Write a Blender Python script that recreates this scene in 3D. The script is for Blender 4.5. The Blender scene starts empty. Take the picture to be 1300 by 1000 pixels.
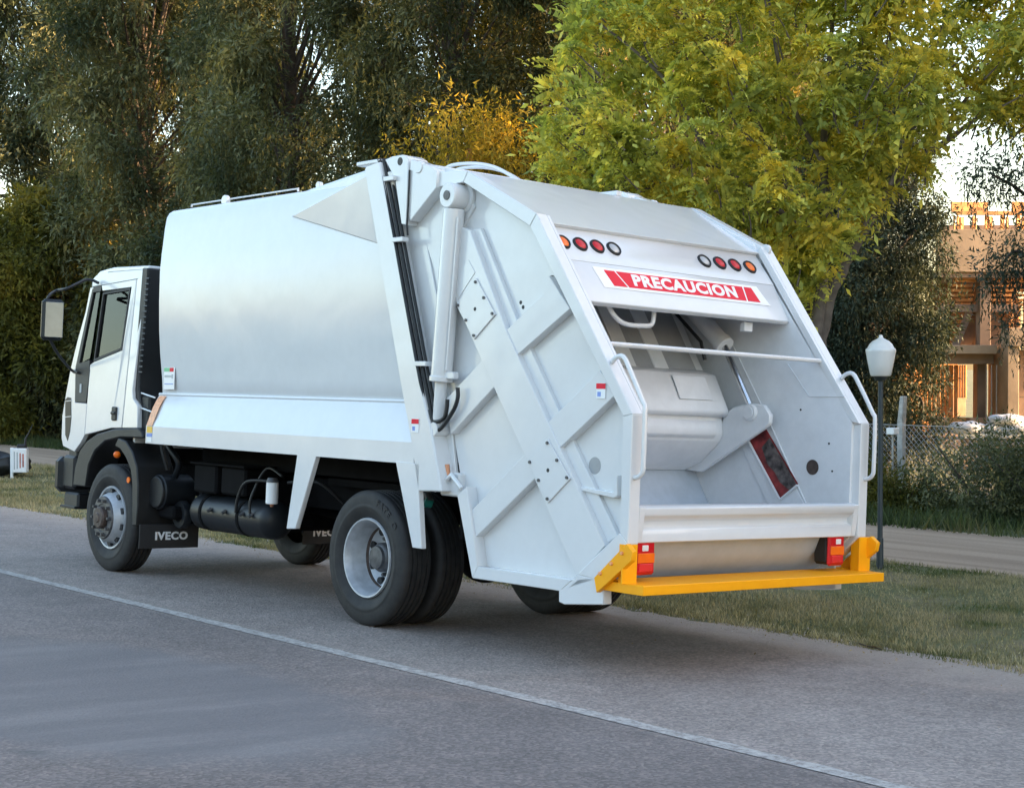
import bpy, bmesh, math, random
import numpy as np
from mathutils import Vector, Matrix
random.seed(7)
rng = np.random.default_rng(11)
R = math.radians
PI = math.pi
scene = bpy.context.scene
COL = scene.collection

# ------------------------------------------------------------------ camera
cam_data = bpy.data.cameras.new('camera')
cam = bpy.data.objects.new('camera', cam_data)
COL.objects.link(cam)
cam.location = (-7.142, 8.202, 2.038)
cam.rotation_euler = Vector((0.76072, -0.64882, -0.01803)).to_track_quat('-Z', 'Y').to_euler()
cam_data.sensor_width = 36.0
cam_data.lens = 2035.27 / 1300 * 36
cam_data.clip_start = 0.1
cam_data.clip_end = 1500
scene.camera = cam

# ------------------------------------------------------------------ sky, sun, exposure
SUN_EL = R(8)
SUN_AZ = R(-134)                      # direction towards the sun, from +X counter-clockwise
world = bpy.data.worlds.new('World')
scene.world = world
world.use_nodes = True
wn, wl = world.node_tree.nodes, world.node_tree.links
bg = wn['Background']
sky = wn.new('ShaderNodeTexSky')
sky.sky_type = 'NISHITA'
sky.sun_disc = False
sky.sun_elevation = SUN_EL
sky.sun_rotation = PI / 2 - SUN_AZ
sky.air_density = 1.0
sky.dust_density = 2.0
sky.ozone_density = 2.2
tint = wn.new('ShaderNodeMix'); tint.data_type = 'RGBA'; tint.blend_type = 'MULTIPLY'
tint.inputs[0].default_value = 1; tint.inputs[7].default_value = (1.22, .99, .845, 1)
wl.new(sky.outputs[0], tint.inputs[6]); wl.new(tint.outputs[2], bg.inputs[0])
bg.inputs[1].default_value = 0.15
sun_data = bpy.data.lights.new('sun', 'SUN')
sun_data.energy = 4.0
sun_data.angle = R(0.6)
sun_data.color = (1.0, 0.66, 0.36)
sun = bpy.data.objects.new('sun', sun_data)
COL.objects.link(sun)
sun.rotation_euler = Vector((-math.cos(SUN_EL) * math.cos(SUN_AZ), -math.cos(SUN_EL) * math.sin(SUN_AZ), -math.sin(SUN_EL))).to_track_quat('-Z', 'Y').to_euler()
scene.view_settings.view_transform = 'Standard'
scene.view_settings.look = 'None'
scene.view_settings.gamma = 1.0
scene.view_settings.exposure = 2.94
scene.view_settings.use_curve_mapping = False

# ------------------------------------------------------------------ materials
def new_mat(name):
    m = bpy.data.materials.new(name); m.use_nodes = True
    nt = m.node_tree
    return m, nt, nt.nodes['Principled BSDF']

def noise(nt, scale, detail=4, rough=.55, co='Object', dist=0):
    tc = nt.nodes.new('ShaderNodeTexCoord'); n = nt.nodes.new('ShaderNodeTexNoise')
    n.inputs['Scale'].default_value = scale; n.inputs['Detail'].default_value = detail
    n.inputs['Roughness'].default_value = rough; n.inputs['Distortion'].default_value = dist
    nt.links.new(tc.outputs[co], n.inputs['Vector'])
    return n

def ramp(nt, src, stops):
    r = nt.nodes.new('ShaderNodeValToRGB')
    e = r.color_ramp.elements
    while len(e) < len(stops): e.new(0.5)
    for k, (p, c) in enumerate(stops):
        e[k].position = p
        e[k].color = (*c, 1) if len(c) == 3 else c
    nt.links.new(src, r.inputs[0])
    return r

def mix(nt, fac, a, b, mode='MIX'):
    m = nt.nodes.new('ShaderNodeMix'); m.data_type = 'RGBA'; m.blend_type = mode
    for sock, v in ((m.inputs[0], fac), (m.inputs[6], a), (m.inputs[7], b)):
        if hasattr(v, 'is_output'): nt.links.new(v, sock)
        elif isinstance(v, (int, float)): sock.default_value = v
        else: sock.default_value = (*v, 1)
    return m.outputs[2]

def bump(nt, b, src, strength=.3, dist=.01, prev=None):
    n = nt.nodes.new('ShaderNodeBump')
    n.inputs['Strength'].default_value = strength; n.inputs['Distance'].default_value = dist
    nt.links.new(src, n.inputs['Height'])
    if prev: nt.links.new(prev, n.inputs['Normal'])
    nt.links.new(n.outputs[0], b.inputs['Normal'])
    return n.outputs[0]

def mat(name, col, rough=.5, metal=0, var=.12, vscale=6, bstr=0, bscale=60, coat=0, spec=.5):
    m, nt, b = new_mat(name)
    b.inputs['Roughness'].default_value = rough
    b.inputs['Metallic'].default_value = metal
    b.inputs['Coat Weight'].default_value = coat
    b.inputs['Coat Roughness'].default_value = .06
    b.inputs['Specular IOR Level'].default_value = spec
    n = noise(nt, vscale)
    lo = tuple(max(0, c * (1 - var)) for c in col); hi = tuple(min(1, c * (1 + var)) for c in col)
    r = ramp(nt, n.outputs[0], [(.3, lo), (.7, hi)])
    nt.links.new(r.outputs[0], b.inputs['Base Color'])
    if bstr:
        n2 = noise(nt, bscale)
        bump(nt, b, n2.outputs[0], bstr, .01)
    return m

def paint(name, col, rough=.22, wave=.032, dirt=.015):
    """gloss paint on sheet steel: slight panel waviness, faint dust"""
    m, nt, b = new_mat(name)
    n = noise(nt, 1.3, 2, .4)
    n.inputs['Distortion'].default_value = .6
    d = noise(nt, 7, 6, .7)
    dc = tuple(c * (1 - dirt * 2.2) for c in col)
    r = ramp(nt, d.outputs[0], [(.35, dc), (.62, col)])
    nt.links.new(r.outputs[0], b.inputs['Base Color'])
    rr = ramp(nt, d.outputs[0], [(.3, (rough + .05,) * 3), (.7, (rough,) * 3)])
    nt.links.new(rr.outputs[0], b.inputs['Roughness'])
    b.inputs['Coat Weight'].default_value = .35
    b.inputs['Specular IOR Level'].default_value = .4
    b.inputs['Coat Roughness'].default_value = .08
    bump(nt, b, n.outputs[0], wave, .6)
    return m

M = {}
M['white'] = paint('white_paint', (.705, .71, .715), .17)
M['belly'] = paint('belly_paint', (.46, .52, .60), .5, .02, .05)
M['white_in'] = paint('white_paint_hopper', (.76, .77, .785), .36, .02, .035)
M['grey_in'] = paint('grey_primer', (.36, .37, .38), .4, .02, .05)
M['cabwhite'] = paint('cab_white_paint', (.76, .765, .77), .16, .008, .02)
M['orange'] = mat('orange_paint', (1.0, .40, .004), .5, var=.06, vscale=9, spec=.3)
M['black'] = mat('black_plastic', (.010, .0105, .012), .5, var=.3, bstr=.2, bscale=300)
M['rubber_trim'] = mat('rubber_trim', (.02, .02, .022), .6)
M['chassis'] = mat('chassis_black', (.005, .005, .006), .85, var=.4, spec=.12)
M['tank'] = mat('tank_dark_grey', (.010, .012, .015), .42, var=.25, spec=.35)
M['steel'] = mat('rim_silver', (.42, .44, .47), .5, .35, var=.15, vscale=14)
M['hubgrey'] = mat('hub_grey', (.10, .10, .105), .5, .5, var=.3, vscale=20)
M['rust'] = mat('hub_brown', (.09, .065, .055), .6, .3, var=.4, vscale=20)
M['chrome'] = mat('chrome_rod', (.6, .61, .62), .12, 1)
M['red'] = mat('red_lens', (.55, .008, .014), .3, spec=.35)
M['redglow'] = mat('red_reflector', (.72, .03, .03), .25, coat=.5)
M['amber'] = mat('amber_lens', (.88, .16, .008), .3, spec=.35)
M['clear'] = mat('clear_lens', (.42, .42, .42), .15, coat=.6)
M['whitelens'] = mat('white_lens', (.8, .75, .72), .15, coat=.6)
M['signwhite'] = mat('sticker_white', (.82, .83, .84), .35, var=.02)
M['signred'] = mat('sticker_red', (.75, .018, .04), .5, var=.03, spec=.2)
M['stkgreen'] = mat('sticker_green', (.12, .5, .25), .4)
M['stkblue'] = mat('sticker_blue', (.18, .28, .65), .4)
M['stkgrey'] = mat('sticker_grey', (.38, .42, .45), .4)
M['stkorange'] = mat('sticker_orange', (.82, .36, .16), .4, var=.2, vscale=40)
M['stkyellow'] = mat('sticker_yellow', (.85, .5, .05), .4)
M['redprimer'] = mat('red_primer_and_scuffs', (.20, .02, .02), .55, var=.8, vscale=11)
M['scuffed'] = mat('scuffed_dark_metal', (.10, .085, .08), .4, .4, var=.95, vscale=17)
M['greencap'] = mat('green_coupling', (.01, .16, .13), .4)
M['copper'] = mat('copper_valve', (.55, .25, .14), .4, .6)
M['letter'] = mat('white_lettering', (.75, .76, .78), .5, var=.03)
M['darkletter'] = mat('dark_lettering', (.02, .02, .022), .7)
M['mirror'] = mat('mirror_glass', (.20, .23, .24), .12, .2, var=.2, vscale=4)
M['interior'] = mat('cab_interior', (.03, .032, .035), .8)
M['papr'] = mat('blue_paper', (.10, .30, .62), .6, var=.1)
M['papw'] = mat('white_paper', (.7, .72, .75), .6, var=.05)
M['lampglobe'] = mat('white_globe', (.80, .80, .79), .3, var=.05, coat=.2)
M['lamppost'] = mat('dark_grey_post', (.035, .05, .058), .5, var=.2)

def mk_glass():
    m, nt, b = new_mat('window_glass')
    out = [x for x in nt.nodes if x.type == 'OUTPUT_MATERIAL'][0]
    nt.nodes.remove(b)
    tr = nt.nodes.new('ShaderNodeBsdfTransparent'); tr.inputs[0].default_value = (.42, .47, .45, 1)
    gl = nt.nodes.new('ShaderNodeBsdfGlossy'); gl.inputs['Roughness'].default_value = .03
    gl.inputs[0].default_value = (.9, .95, .95, 1)
    fr = nt.nodes.new('ShaderNodeFresnel'); fr.inputs[0].default_value = 1.30
    ms = nt.nodes.new('ShaderNodeMixShader')
    nt.links.new(fr.outputs[0], ms.inputs[0]); nt.links.new(tr.outputs[0], ms.inputs[1]); nt.links.new(gl.outputs[0], ms.inputs[2])
    nt.links.new(ms.outputs[0], out.inputs[0])
    return m
M['glass'] = mk_glass()

def mk_tyre():
    m, nt, b = new_mat('tyre_rubber')
    n = noise(nt, 9, 6, .65)
    r = ramp(nt, n.outputs[0], [(.35, (.010, .010, .011)), (.7, (.027, .025, .024))])
    nt.links.new(r.outputs[0], b.inputs['Base Color'])
    b.inputs['Roughness'].default_value = .72
    n2 = noise(nt, 180); bump(nt, b, n2.outputs[0], .25, .004)
    return m
M['tyre'] = mk_tyre()

# ------------------------------------------------------------------ mesh helpers
def tag(o, label=None, cat=None, group=None, kind=None):
    for k, v in (('label', label), ('category', cat), ('group', group), ('kind', kind)):
        if v: o[k] = v
    return o

def empty(name, loc=(0, 0, 0), label=None, cat=None, group=None, parent=None, rot=None):
    o = bpy.data.objects.new(name, None); COL.objects.link(o)
    o.location = loc
    o.empty_display_size = .2
    if rot: o.rotation_euler = rot
    if parent: o.parent = parent
    return tag(o, label, cat, group)

def finish(name, bm, m, parent=None, bev=0, smooth=35, seg=1):
    bmesh.ops.recalc_face_normals(bm, faces=bm.faces)
    if bev:
        es = [e for e in bm.edges if len(e.link_faces) == 2 and e.calc_face_angle(0) > R(20)]
        bmesh.ops.bevel(bm, geom=es, offset=bev, segments=seg, affect='EDGES', profile=.5, clamp_overlap=True)
    me = bpy.data.meshes.new(name)
    bm.to_mesh(me); bm.free()
    if smooth:
        me.polygons.foreach_set('use_smooth', [True] * len(me.polygons))
        me.set_sharp_from_angle(angle=R(smooth))
    o = bpy.data.objects.new(name, me); COL.objects.link(o)
    if m: me.materials.append(m)
    if parent: o.parent = parent
    return o

def poly_verts(bm, pts):
    return [bm.verts.new(p) for p in pts]

def prism(bm, prof, a, b, axis='y'):
    """extrude a 2-D outline: axis y -> prof=(x,z); x -> (y,z); z -> (x,y)"""
    def P(p, t):
        if axis == 'y': return (p[0], t, p[1])
        if axis == 'x': return (t, p[0], p[1])
        return (p[0], p[1], t)
    v0 = poly_verts(bm, [P(p, a) for p in prof]); v1 = poly_verts(bm, [P(p, b) for p in prof])
    n = len(prof)
    bm.faces.new(v0); bm.faces.new(v1[::-1])
    for i in range(n):
        j = (i + 1) % n
        bm.faces.new((v0[i], v0[j], v1[j], v1[i]))

def box(bm, c, s, rot=None):
    g = bmesh.ops.create_cube(bm, size=1)
    mtx = Matrix.Translation(c) @ (rot.to_4x4() if rot else Matrix()) @ Matrix.Diagonal((*s, 1))
    bmesh.ops.transform(bm, matrix=mtx, verts=g['verts'])
    return g['verts']

def cyl(bm, p0, p1, r0, r1=None, seg=20, caps=True):
    p0, p1 = Vector(p0), Vector(p1)
    d = p1 - p0
    q = d.to_track_quat('Z', 'Y').to_matrix().to_4x4()
    bmesh.ops.create_cone(bm, cap_ends=caps, segments=seg, radius1=r0, radius2=r0 if r1 is None else r1,
                          depth=d.length, matrix=Matrix.Translation((p0 + p1) / 2) @ q)

def tube(bm, pts, r, seg=8, caps=True):
    pts = [Vector(p) for p in pts]
    rs = r if hasattr(r, '__len__') else [r] * len(pts)
    rings = []
    t = (pts[1] - pts[0]).normalized()
    up = Vector((0, 0, 1)) if abs(t.z) < .9 else Vector((1, 0, 0))
    n = t.cross(up).normalized()
    for i, p in enumerate(pts):
        if i == 0: t = pts[1] - pts[0]
        elif i == len(pts) - 1: t = pts[-1] - pts[-2]
        else: t = (pts[i + 1] - p).normalized() + (p - pts[i - 1]).normalized()
        t.normalize()
        n = (n - t * n.dot(t)).normalized(); b = t.cross(n)
        rings.append([bm.verts.new(p + (n * math.cos(a) + b * math.sin(a)) * rs[i]) for a in [2 * PI * k / seg for k in range(seg)]])
    for i in range(len(rings) - 1):
        for k in range(seg):
            bm.faces.new((rings[i][k], rings[i][(k + 1) % seg], rings[i + 1][(k + 1) % seg], rings[i + 1][k]))
    if caps:
        bm.faces.new(rings[0][::-1]); bm.faces.new(rings[-1])

def smooth_path(pts, n=4):
    P = [Vector(p) for p in pts]; out = []
    for i in range(len(P) - 1):
        p0, p1, p2, p3 = P[max(i - 1, 0)], P[i], P[i + 1], P[min(i + 2, len(P) - 1)]
        for k in range(n):
            t = k / n
            out.append(.5 * ((2 * p1) + (p2 - p0) * t + (2 * p0 - 5 * p1 + 4 * p2 - p3) * t * t + (-p0 + 3 * p1 - 3 * p2 + p3) * t ** 3))
    out.append(P[-1]); return out

def lathe(bm, prof, seg=48, axis='y', c=(0, 0, 0)):
    """prof = [(r, t)...] revolved about axis through c"""
    rings = []
    for r, t in prof:
        ring = []
        for k in range(seg):
            a = 2 * PI * k / seg
            if axis == 'y': p = (c[0] + r * math.cos(a), c[1] + t, c[2] + r * math.sin(a))
            else: p = (c[0] + r * math.cos(a), c[1] + r * math.sin(a), c[2] + t)
            ring.append(bm.verts.new(p))
        rings.append(ring)
    for i in range(len(rings) - 1):
        for k in range(seg):
            bm.faces.new((rings[i][k], rings[i][(k + 1) % seg], rings[i + 1][(k + 1) % seg], rings[i + 1][k]))
    if prof[0][0] < .02: bm.faces.new(rings[0])
    if prof[-1][0] < .02: bm.faces.new(rings[-1][::-1])

def Bm(): return bmesh.new()

def part(name, m, parent, fn, bev=0, smooth=35, seg=1, label=None):
    bm = Bm(); fn(bm)
    o = finish(name, bm, m, parent, bev, smooth, seg)
    if label: o['label'] = label
    return o

def pr(name, m, parent, prof, a, b, axis='y', bev=.004, label=None):
    return part(name, m, parent, lambda bm: prism(bm, prof, a, b, axis), bev, label=label)

def bx(name, m, parent, c, s, bev=.004, rot=None, label=None):
    return part(name, m, parent, lambda bm: box(bm, c, s, rot), bev, label=label)

def cy(name, m, parent, p0, p1, r, r1=None, seg=20, bev=0, label=None):
    return part(name, m, parent, lambda bm: cyl(bm, p0, p1, r, r1, seg), bev, label=label)

def tb(name, m, parent, pts, r, seg=10, sm=0, label=None):
    if sm: pts = smooth_path(pts, sm)
    return part(name, m, parent, lambda bm: tube(bm, pts, r, seg), 0, 50, label=label)

def copy_of(o, parent, mtx=None):
    c = o.copy(); COL.objects.link(c); c.parent = parent
    if mtx is not None: c.matrix_local = mtx @ o.matrix_local
    return c

def text_mesh(name, txt, size, m, parent, mtx, extrude=.001, bold=0, sx=1.0, space=1.0):
    cu = bpy.data.curves.new(name, 'FONT'); cu.body = txt; cu.size = size; cu.extrude = extrude
    cu.offset = bold; cu.align_x = 'CENTER'; cu.align_y = 'CENTER'; cu.space_character = space; cu.resolution_u = 3
    tmp = bpy.data.objects.new(name, cu); COL.objects.link(tmp)
    dg = bpy.context.evaluated_depsgraph_get(); dg.update()
    me = bpy.data.meshes.new_from_object(tmp.evaluated_get(dg))
    bpy.data.objects.remove(tmp)
    me.transform(Matrix.Diagonal((sx, 1, 1, 1)))
    me.materials.clear(); me.materials.append(m)
    o = bpy.data.objects.new(name, me); COL.objects.link(o); o.parent = parent
    o.matrix_local = mtx
    return o

def frame_mtx(o, xdir, ydir):
    x = Vector(xdir).normalized(); y = Vector(ydir); y = (y - x * y.dot(x)).normalized(); z = x.cross(y)
    return Matrix(((x.x, y.x, z.x, o[0]), (x.y, y.y, z.y, o[1]), (x.z, y.z, z.z, o[2]), (0, 0, 0, 1)))
# ------------------------------------------------------------------ ground
def gz(y):
    if y > 6: return .3
    if y > -1.9: return .05 * y
    return -.095

def sheet(name, xs, ys, dz, m, kind='structure', jit=None, bumps=0):
    vs, fs = [], []
    for i, x in enumerate(xs):
        for j, y in enumerate(ys):
            yy = y + (jit(x) if jit and j == 0 else 0)
            z = gz(yy) + dz
            if bumps: z += bumps * (math.sin(x * 1.7 + y) + math.sin(x * .53 - y * 2.1) + math.sin(3.1 * x + 1.3 * y))
            vs.append((x, yy, z))
    n = len(ys)
    for i in range(len(xs) - 1):
        for j in range(n - 1):
            fs.append((i * n + j, (i + 1) * n + j, (i + 1) * n + j + 1, i * n + j + 1))
    me = bpy.data.meshes.new(name); me.from_pydata(vs, [], fs); me.update()
    me.polygons.foreach_set('use_smooth', [True] * len(me.polygons))
    o = bpy.data.objects.new(name, me); COL.objects.link(o); me.materials.append(m)
    if kind: o['kind'] = kind
    return o

def mk_soil():
    m, nt, b = new_mat('verge_soil')
    n = noise(nt, .9, 6, .65); n2 = noise(nt, 14, 5, .7)
    a = ramp(nt, n.outputs[0], [(.36, (.24, .20, .12)), (.5, (.15, .16, .07)), (.64, (.10, .13, .05))])
    c = ramp(nt, n2.outputs[0], [(.3, (.55, .55, .55)), (.7, (1.25, 1.2, 1.1))])
    nt.links.new(mix(nt, 1.0, a.outputs[0], c.outputs[0], 'MULTIPLY'), b.inputs['Base Color'])
    b.inputs['Roughness'].default_value = .95
    bump(nt, b, n2.outputs[0], .8, .03)
    return m

def mk_dirt():
    m, nt, b = new_mat('pale_dirt')
    n = noise(nt, .7, 5, .6); n2 = noise(nt, 30, 5, .7)
    mp = nt.nodes.new('ShaderNodeMapping'); mp.inputs['Scale'].default_value = (.12, 2.2, 1)
    tc = nt.nodes.new('ShaderNodeTexCoord'); nt.links.new(tc.outputs['Object'], mp.inputs[0])
    n3 = nt.nodes.new('ShaderNodeTexNoise'); n3.inputs['Scale'].default_value = 1.6; n3.inputs['Detail'].default_value = 5
    nt.links.new(mp.outputs[0], n3.inputs['Vector'])
    a = ramp(nt, n3.outputs[0], [(.35, (.31, .215, .150)), (.6, (.44, .315, .225))])
    c = ramp(nt, n2.outputs[0], [(.3, (.8, .8, .8)), (.7, (1.12, 1.12, 1.1))])
    nt.links.new(mix(nt, 1.0, a.outputs[0], c.outputs[0], 'MULTIPLY'), b.inputs['Base Color'])
    b.inputs['Roughness'].default_value = .95
    bump(nt, b, n2.outputs[0], .5, .02)
    return m

def mk_asphalt():
    m, nt, b = new_mat('worn_asphalt')
    L = nt.links
    tc = nt.nodes.new('ShaderNodeTexCoord')
    sep = nt.nodes.new('ShaderNodeSeparateXYZ'); L.new(tc.outputs['Object'], sep.inputs[0])
    def mathn(op, a, bb=None, clamp=False):
        n = nt.nodes.new('ShaderNodeMath'); n.operation = op; n.use_clamp = clamp
        for s, v in zip(n.inputs, (a, bb)):
            if v is None: continue
            if hasattr(v, 'is_output'): L.new(v, s)
            else: s.default_value = v
        return n.outputs[0]
    big = noise(nt, .45, 5, .6); mid = noise(nt, 3.2, 5, .7)
    # aggregate
    vor = nt.nodes.new('ShaderNodeTexVoronoi'); vor.inputs['Scale'].default_value = 62
    L.new(tc.outputs['Object'], vor.inputs['Vector'])
    fine = noise(nt, 60, 5, .8)
    base = ramp(nt, big.outputs[0], [(.35, (.240, .204, .184)), (.65, (.305, .262, .238))])
    md = ramp(nt, mid.outputs[0], [(.3, (.86, .86, .86)), (.7, (1.1, 1.1, 1.1))])
    stones = ramp(nt, vor.outputs['Color'], [(.1, (.55, .55, .56)), (.5, (1, 1, 1)), (.9, (1.8, 1.72, 1.62))])
    c = mix(nt, 1.0, base.outputs[0], md.outputs[0], 'MULTIPLY')
    c = mix(nt, .6, c, mix(nt, 1.0, c, stones.outputs[0], 'MULTIPLY'))
    # near lane beyond the line: darker, bluish, older seal coat
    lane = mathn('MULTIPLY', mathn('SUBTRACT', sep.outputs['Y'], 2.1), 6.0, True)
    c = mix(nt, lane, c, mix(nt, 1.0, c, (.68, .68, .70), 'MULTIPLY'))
    # smooth darker patch with stretched pale streaks on the near lane
    dx = mathn('DIVIDE', mathn('SUBTRACT', sep.outputs['X'], 1.25), 2.3)
    dy = mathn('DIVIDE', mathn('SUBTRACT', sep.outputs['Y'], 4.15), 1.25)
    rr = mathn('ADD', mathn('MULTIPLY', dx, dx), mathn('MULTIPLY', dy, dy))
    rr = mathn('ADD', rr, mathn('MULTIPLY', mathn('SUBTRACT', mid.outputs[0], .5), .8))
    patch = mathn('MULTIPLY', mathn('SUBTRACT', 1.1, rr), 2.2, True)
    mp = nt.nodes.new('ShaderNodeMapping'); mp.inputs['Scale'].default_value = (3.0, .5, 1); mp.inputs['Rotation'].default_value = (0, 0, R(12))
    L.new(tc.outputs['Object'], mp.inputs[0])
    st = nt.nodes.new('ShaderNodeTexNoise'); st.inputs['Scale'].default_value = 1.1; st.inputs['Detail'].default_value = 3
    L.new(mp.outputs[0], st.inputs['Vector'])
    sc_ = ramp(nt, st.outputs[0], [(.36, (.148, .140, .142)), (.54, (.170, .160, .160)), (.66, (.205, .194, .190))])
    c = mix(nt, mathn('MULTIPLY', patch, .8), c, sc_.outputs[0])
    # pale dust towards the verge
    dust = mathn('MULTIPLY', mathn('SUBTRACT', mathn('MULTIPLY', mathn('SUBTRACT', mid.outputs[0], .5), 1.1), mathn('ADD', sep.outputs['Y'], .50)), 1.0, True)
    c = mix(nt, mathn('MULTIPLY', dust, .78), c, (.40, .325, .27))
    # oil spots
    sp = noise(nt, 1.9, 2, .5)
    spots = ramp(nt, sp.outputs[0], [(.72, (0, 0, 0)), (.79, (.55, .55, .55))])
    c = mix(nt, spots.outputs[0], c, (.09, .088, .09))
    # hairline cracks, broken up by noise
    ck = nt.nodes.new('ShaderNodeTexVoronoi'); ck.feature = 'DISTANCE_TO_EDGE'; ck.inputs['Scale'].default_value = .55
    wv = nt.nodes.new('ShaderNodeVectorMath'); wv.operation = 'ADD'
    ws = nt.nodes.new('ShaderNodeVectorMath'); ws.operation = 'SCALE'; ws.inputs['Scale'].default_value = .5
    L.new(mid.outputs['Color'], ws.inputs[0]); L.new(tc.outputs['Object'], wv.inputs[0]); L.new(ws.outputs[0], wv.inputs[1]); L.new(wv.outputs[0], ck.inputs['Vector'])
    crack = mathn('MULTIPLY', mathn('SUBTRACT', .007, ck.outputs['Distance']), 120, True)
    gate = mathn('MULTIPLY', mathn('SUBTRACT', big.outputs[0], .50), 9, True)
    c = mix(nt, mathn('MULTIPLY', mathn('MULTIPLY', crack, gate), .55), c, (.07, .065, .062))
    L.new(c, b.inputs['Base Color'])
    b.inputs['Roughness'].default_value = .82
    b.inputs['Specular IOR Level'].default_value = .35
    h = mathn('ADD', fine.outputs[0], mathn('MULTIPLY', vor.outputs['Distance'], 1.2))
    bump(nt, b, h, .55, .008)
    return m

def mk_line():
    m, nt, b = new_mat('worn_road_paint')
    n = noise(nt, 22, 6, .75); n2 = noise(nt, 2.5, 3)
    r = ramp(nt, n.outputs[0], [(.40, (.24, .215, .20)), (.54, (.44, .41, .38)), (.7, (.54, .51, .47))])
    nt.links.new(r.outputs[0], b.inputs['Base Color']); b.inputs['Roughness'].default_value = .8
    bump(nt, b, n.outputs[0], .5, .01)
    return m

MS, MD, MA, ML = mk_soil(), mk_dirt(), mk_asphalt(), mk_line()
sheet('ground', [-500, -60, -20, 0, 20, 60, 120, 700], [-600, -200, -60, -12, -6, -1.9, 6, 30, 120, 600], -.012, MS)
def jedge(x): return .14 * math.sin(x * .9) + .07 * math.sin(x * 2.7 + 1) + .045 * math.sin(x * 7.3) + .03 * math.sin(x * 17.1) + .02 * math.sin(x * 31 + 2)
xs = [-400, -100, -30] + [-12 + k * .06 for k in range(900)] + [60, 100, 200, 600]
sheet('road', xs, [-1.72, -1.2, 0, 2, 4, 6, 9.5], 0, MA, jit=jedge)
def jline(x): return 0
ln = sheet('road_marking', [-60] + [-8 + k * .05 for k in range(900)] + [80, 300], [2.058, 2.182], .004, ML, jit=lambda x: .008 * math.sin(x * 9) + .006 * math.sin(x * 23.0))
xs2 = [-300, -60] + [-14 + k * .2 for k in range(380)] + [90, 300]
sheet('dirt_path', xs2, [-9.45, -9.2, -8.3, -7.4, -6.5, -6.15], -.004, MD, jit=lambda x: .12 * math.sin(x * .8) + .07 * math.sin(x * 2.9))

# ------------------------------------------------------------------ unfinished building on the right
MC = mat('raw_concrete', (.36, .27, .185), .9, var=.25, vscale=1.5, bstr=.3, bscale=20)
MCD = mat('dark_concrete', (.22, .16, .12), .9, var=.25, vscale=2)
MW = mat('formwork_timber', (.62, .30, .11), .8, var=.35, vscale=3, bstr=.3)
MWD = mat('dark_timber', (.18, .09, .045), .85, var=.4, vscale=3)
MBR = mat('hollow_block', (.34, .22, .15), .9, var=.2)
bld = empty('unfinished_building', (16.918, -28.321, 2.045), 'unfinished concrete building with timber formwork glowing orange behind the trees', 'building')
# local X runs to the right as seen from the road, Y away from the road
lx = Vector((-.649, -.761, 0)).normalized(); ly = Vector((.761, -.649, 0)).normalized()
rz = math.atan2(lx.y, lx.x)
bld.rotation_euler = (0, 0, rz)
bld.location.z = 2.04
def bp(px): return (px - 1240) / 48.5
def bzz(py): return (463 - py) / 48.5
def bb(name, m, x0, x1, y0, y1, d0, d1, label=None, rot=0):
    x0, x1 = bp(x0), bp(x1); z1, z0 = bzz(y0), bzz(y1)
    o = bx(name, m, bld, (0, 0, 0), (x1 - x0, d1 - d0, z1 - z0), .01)
    o.location = ((x0 + x1) / 2, (d0 + d1) / 2, (z0 + z1) / 2); o.rotation_euler.z = R(rot)
    if label: o['label'] = label
    return o
bb('parapet', MC, 1190, 1900, 291, 345, 0, .25)
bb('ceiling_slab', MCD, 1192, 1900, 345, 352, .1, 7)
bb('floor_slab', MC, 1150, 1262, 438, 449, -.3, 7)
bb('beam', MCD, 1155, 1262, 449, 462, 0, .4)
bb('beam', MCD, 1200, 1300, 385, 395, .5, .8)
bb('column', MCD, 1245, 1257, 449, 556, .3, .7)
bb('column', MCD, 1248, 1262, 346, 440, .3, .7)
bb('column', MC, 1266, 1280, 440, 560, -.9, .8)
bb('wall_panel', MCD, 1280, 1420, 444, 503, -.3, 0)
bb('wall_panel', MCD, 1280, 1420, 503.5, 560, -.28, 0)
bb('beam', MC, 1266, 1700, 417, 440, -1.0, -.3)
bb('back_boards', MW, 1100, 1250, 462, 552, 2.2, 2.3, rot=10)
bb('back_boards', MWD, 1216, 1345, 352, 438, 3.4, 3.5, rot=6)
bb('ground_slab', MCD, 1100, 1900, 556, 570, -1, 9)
# upright boards
for k in range(8):
    bb('plank', MW, 1181 + k * 5.6, 1184.6 + k * 5.6, 463, 536, .6, .68, rot=24)
for k in range(7):
    bb('plank', MW, 1225 + k * 3.2, 1227.4 + k * 3.2, 463, 508, 1.4, 1.45, rot=20)
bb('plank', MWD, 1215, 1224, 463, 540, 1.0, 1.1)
bb('block_wall', MBR, 1219, 1244, 506, 530, 1.3, 1.6, rot=18)
bb('block_wall', MBR, 1184, 1201, 529, 548, -.2, .2)
bb('block_wall', MW, 1202, 1229, 530, 550, .1, .4, rot=16)  # block wall in timber orange, standing for the low sun on it
bb('block_wall', MBR, 1229, 1264, 530, 552, -.2, .2)
for k in range(3):
    bb('prop', M['steel'], 1250.5 + k * 5, 1251.8 + k * 5, 463, 548, -.1 - .1 * k, -.06 - .1 * k)
# slatted stacks under the upper slab
for k in range(6):
    bb('slat', MW, 1216, 1248, 353 + k * 6.0, 356.5 + k * 6.0, .5 + .1 * k, .56 + .1 * k, rot=10)
    bb('slat', MW, 1262, 1330, 353 + k * 6.0, 356.5 + k * 6.0, .5 + .1 * k, .56 + .1 * k, rot=10)
bb('plank', MW, 1216, 1330, 349, 353, .35, .42)
for k in range(7):
    bb('plank', MW, 1290 + k * 9, 1294 + k * 9, 380, 418, .5, .6, rot=24)
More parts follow.
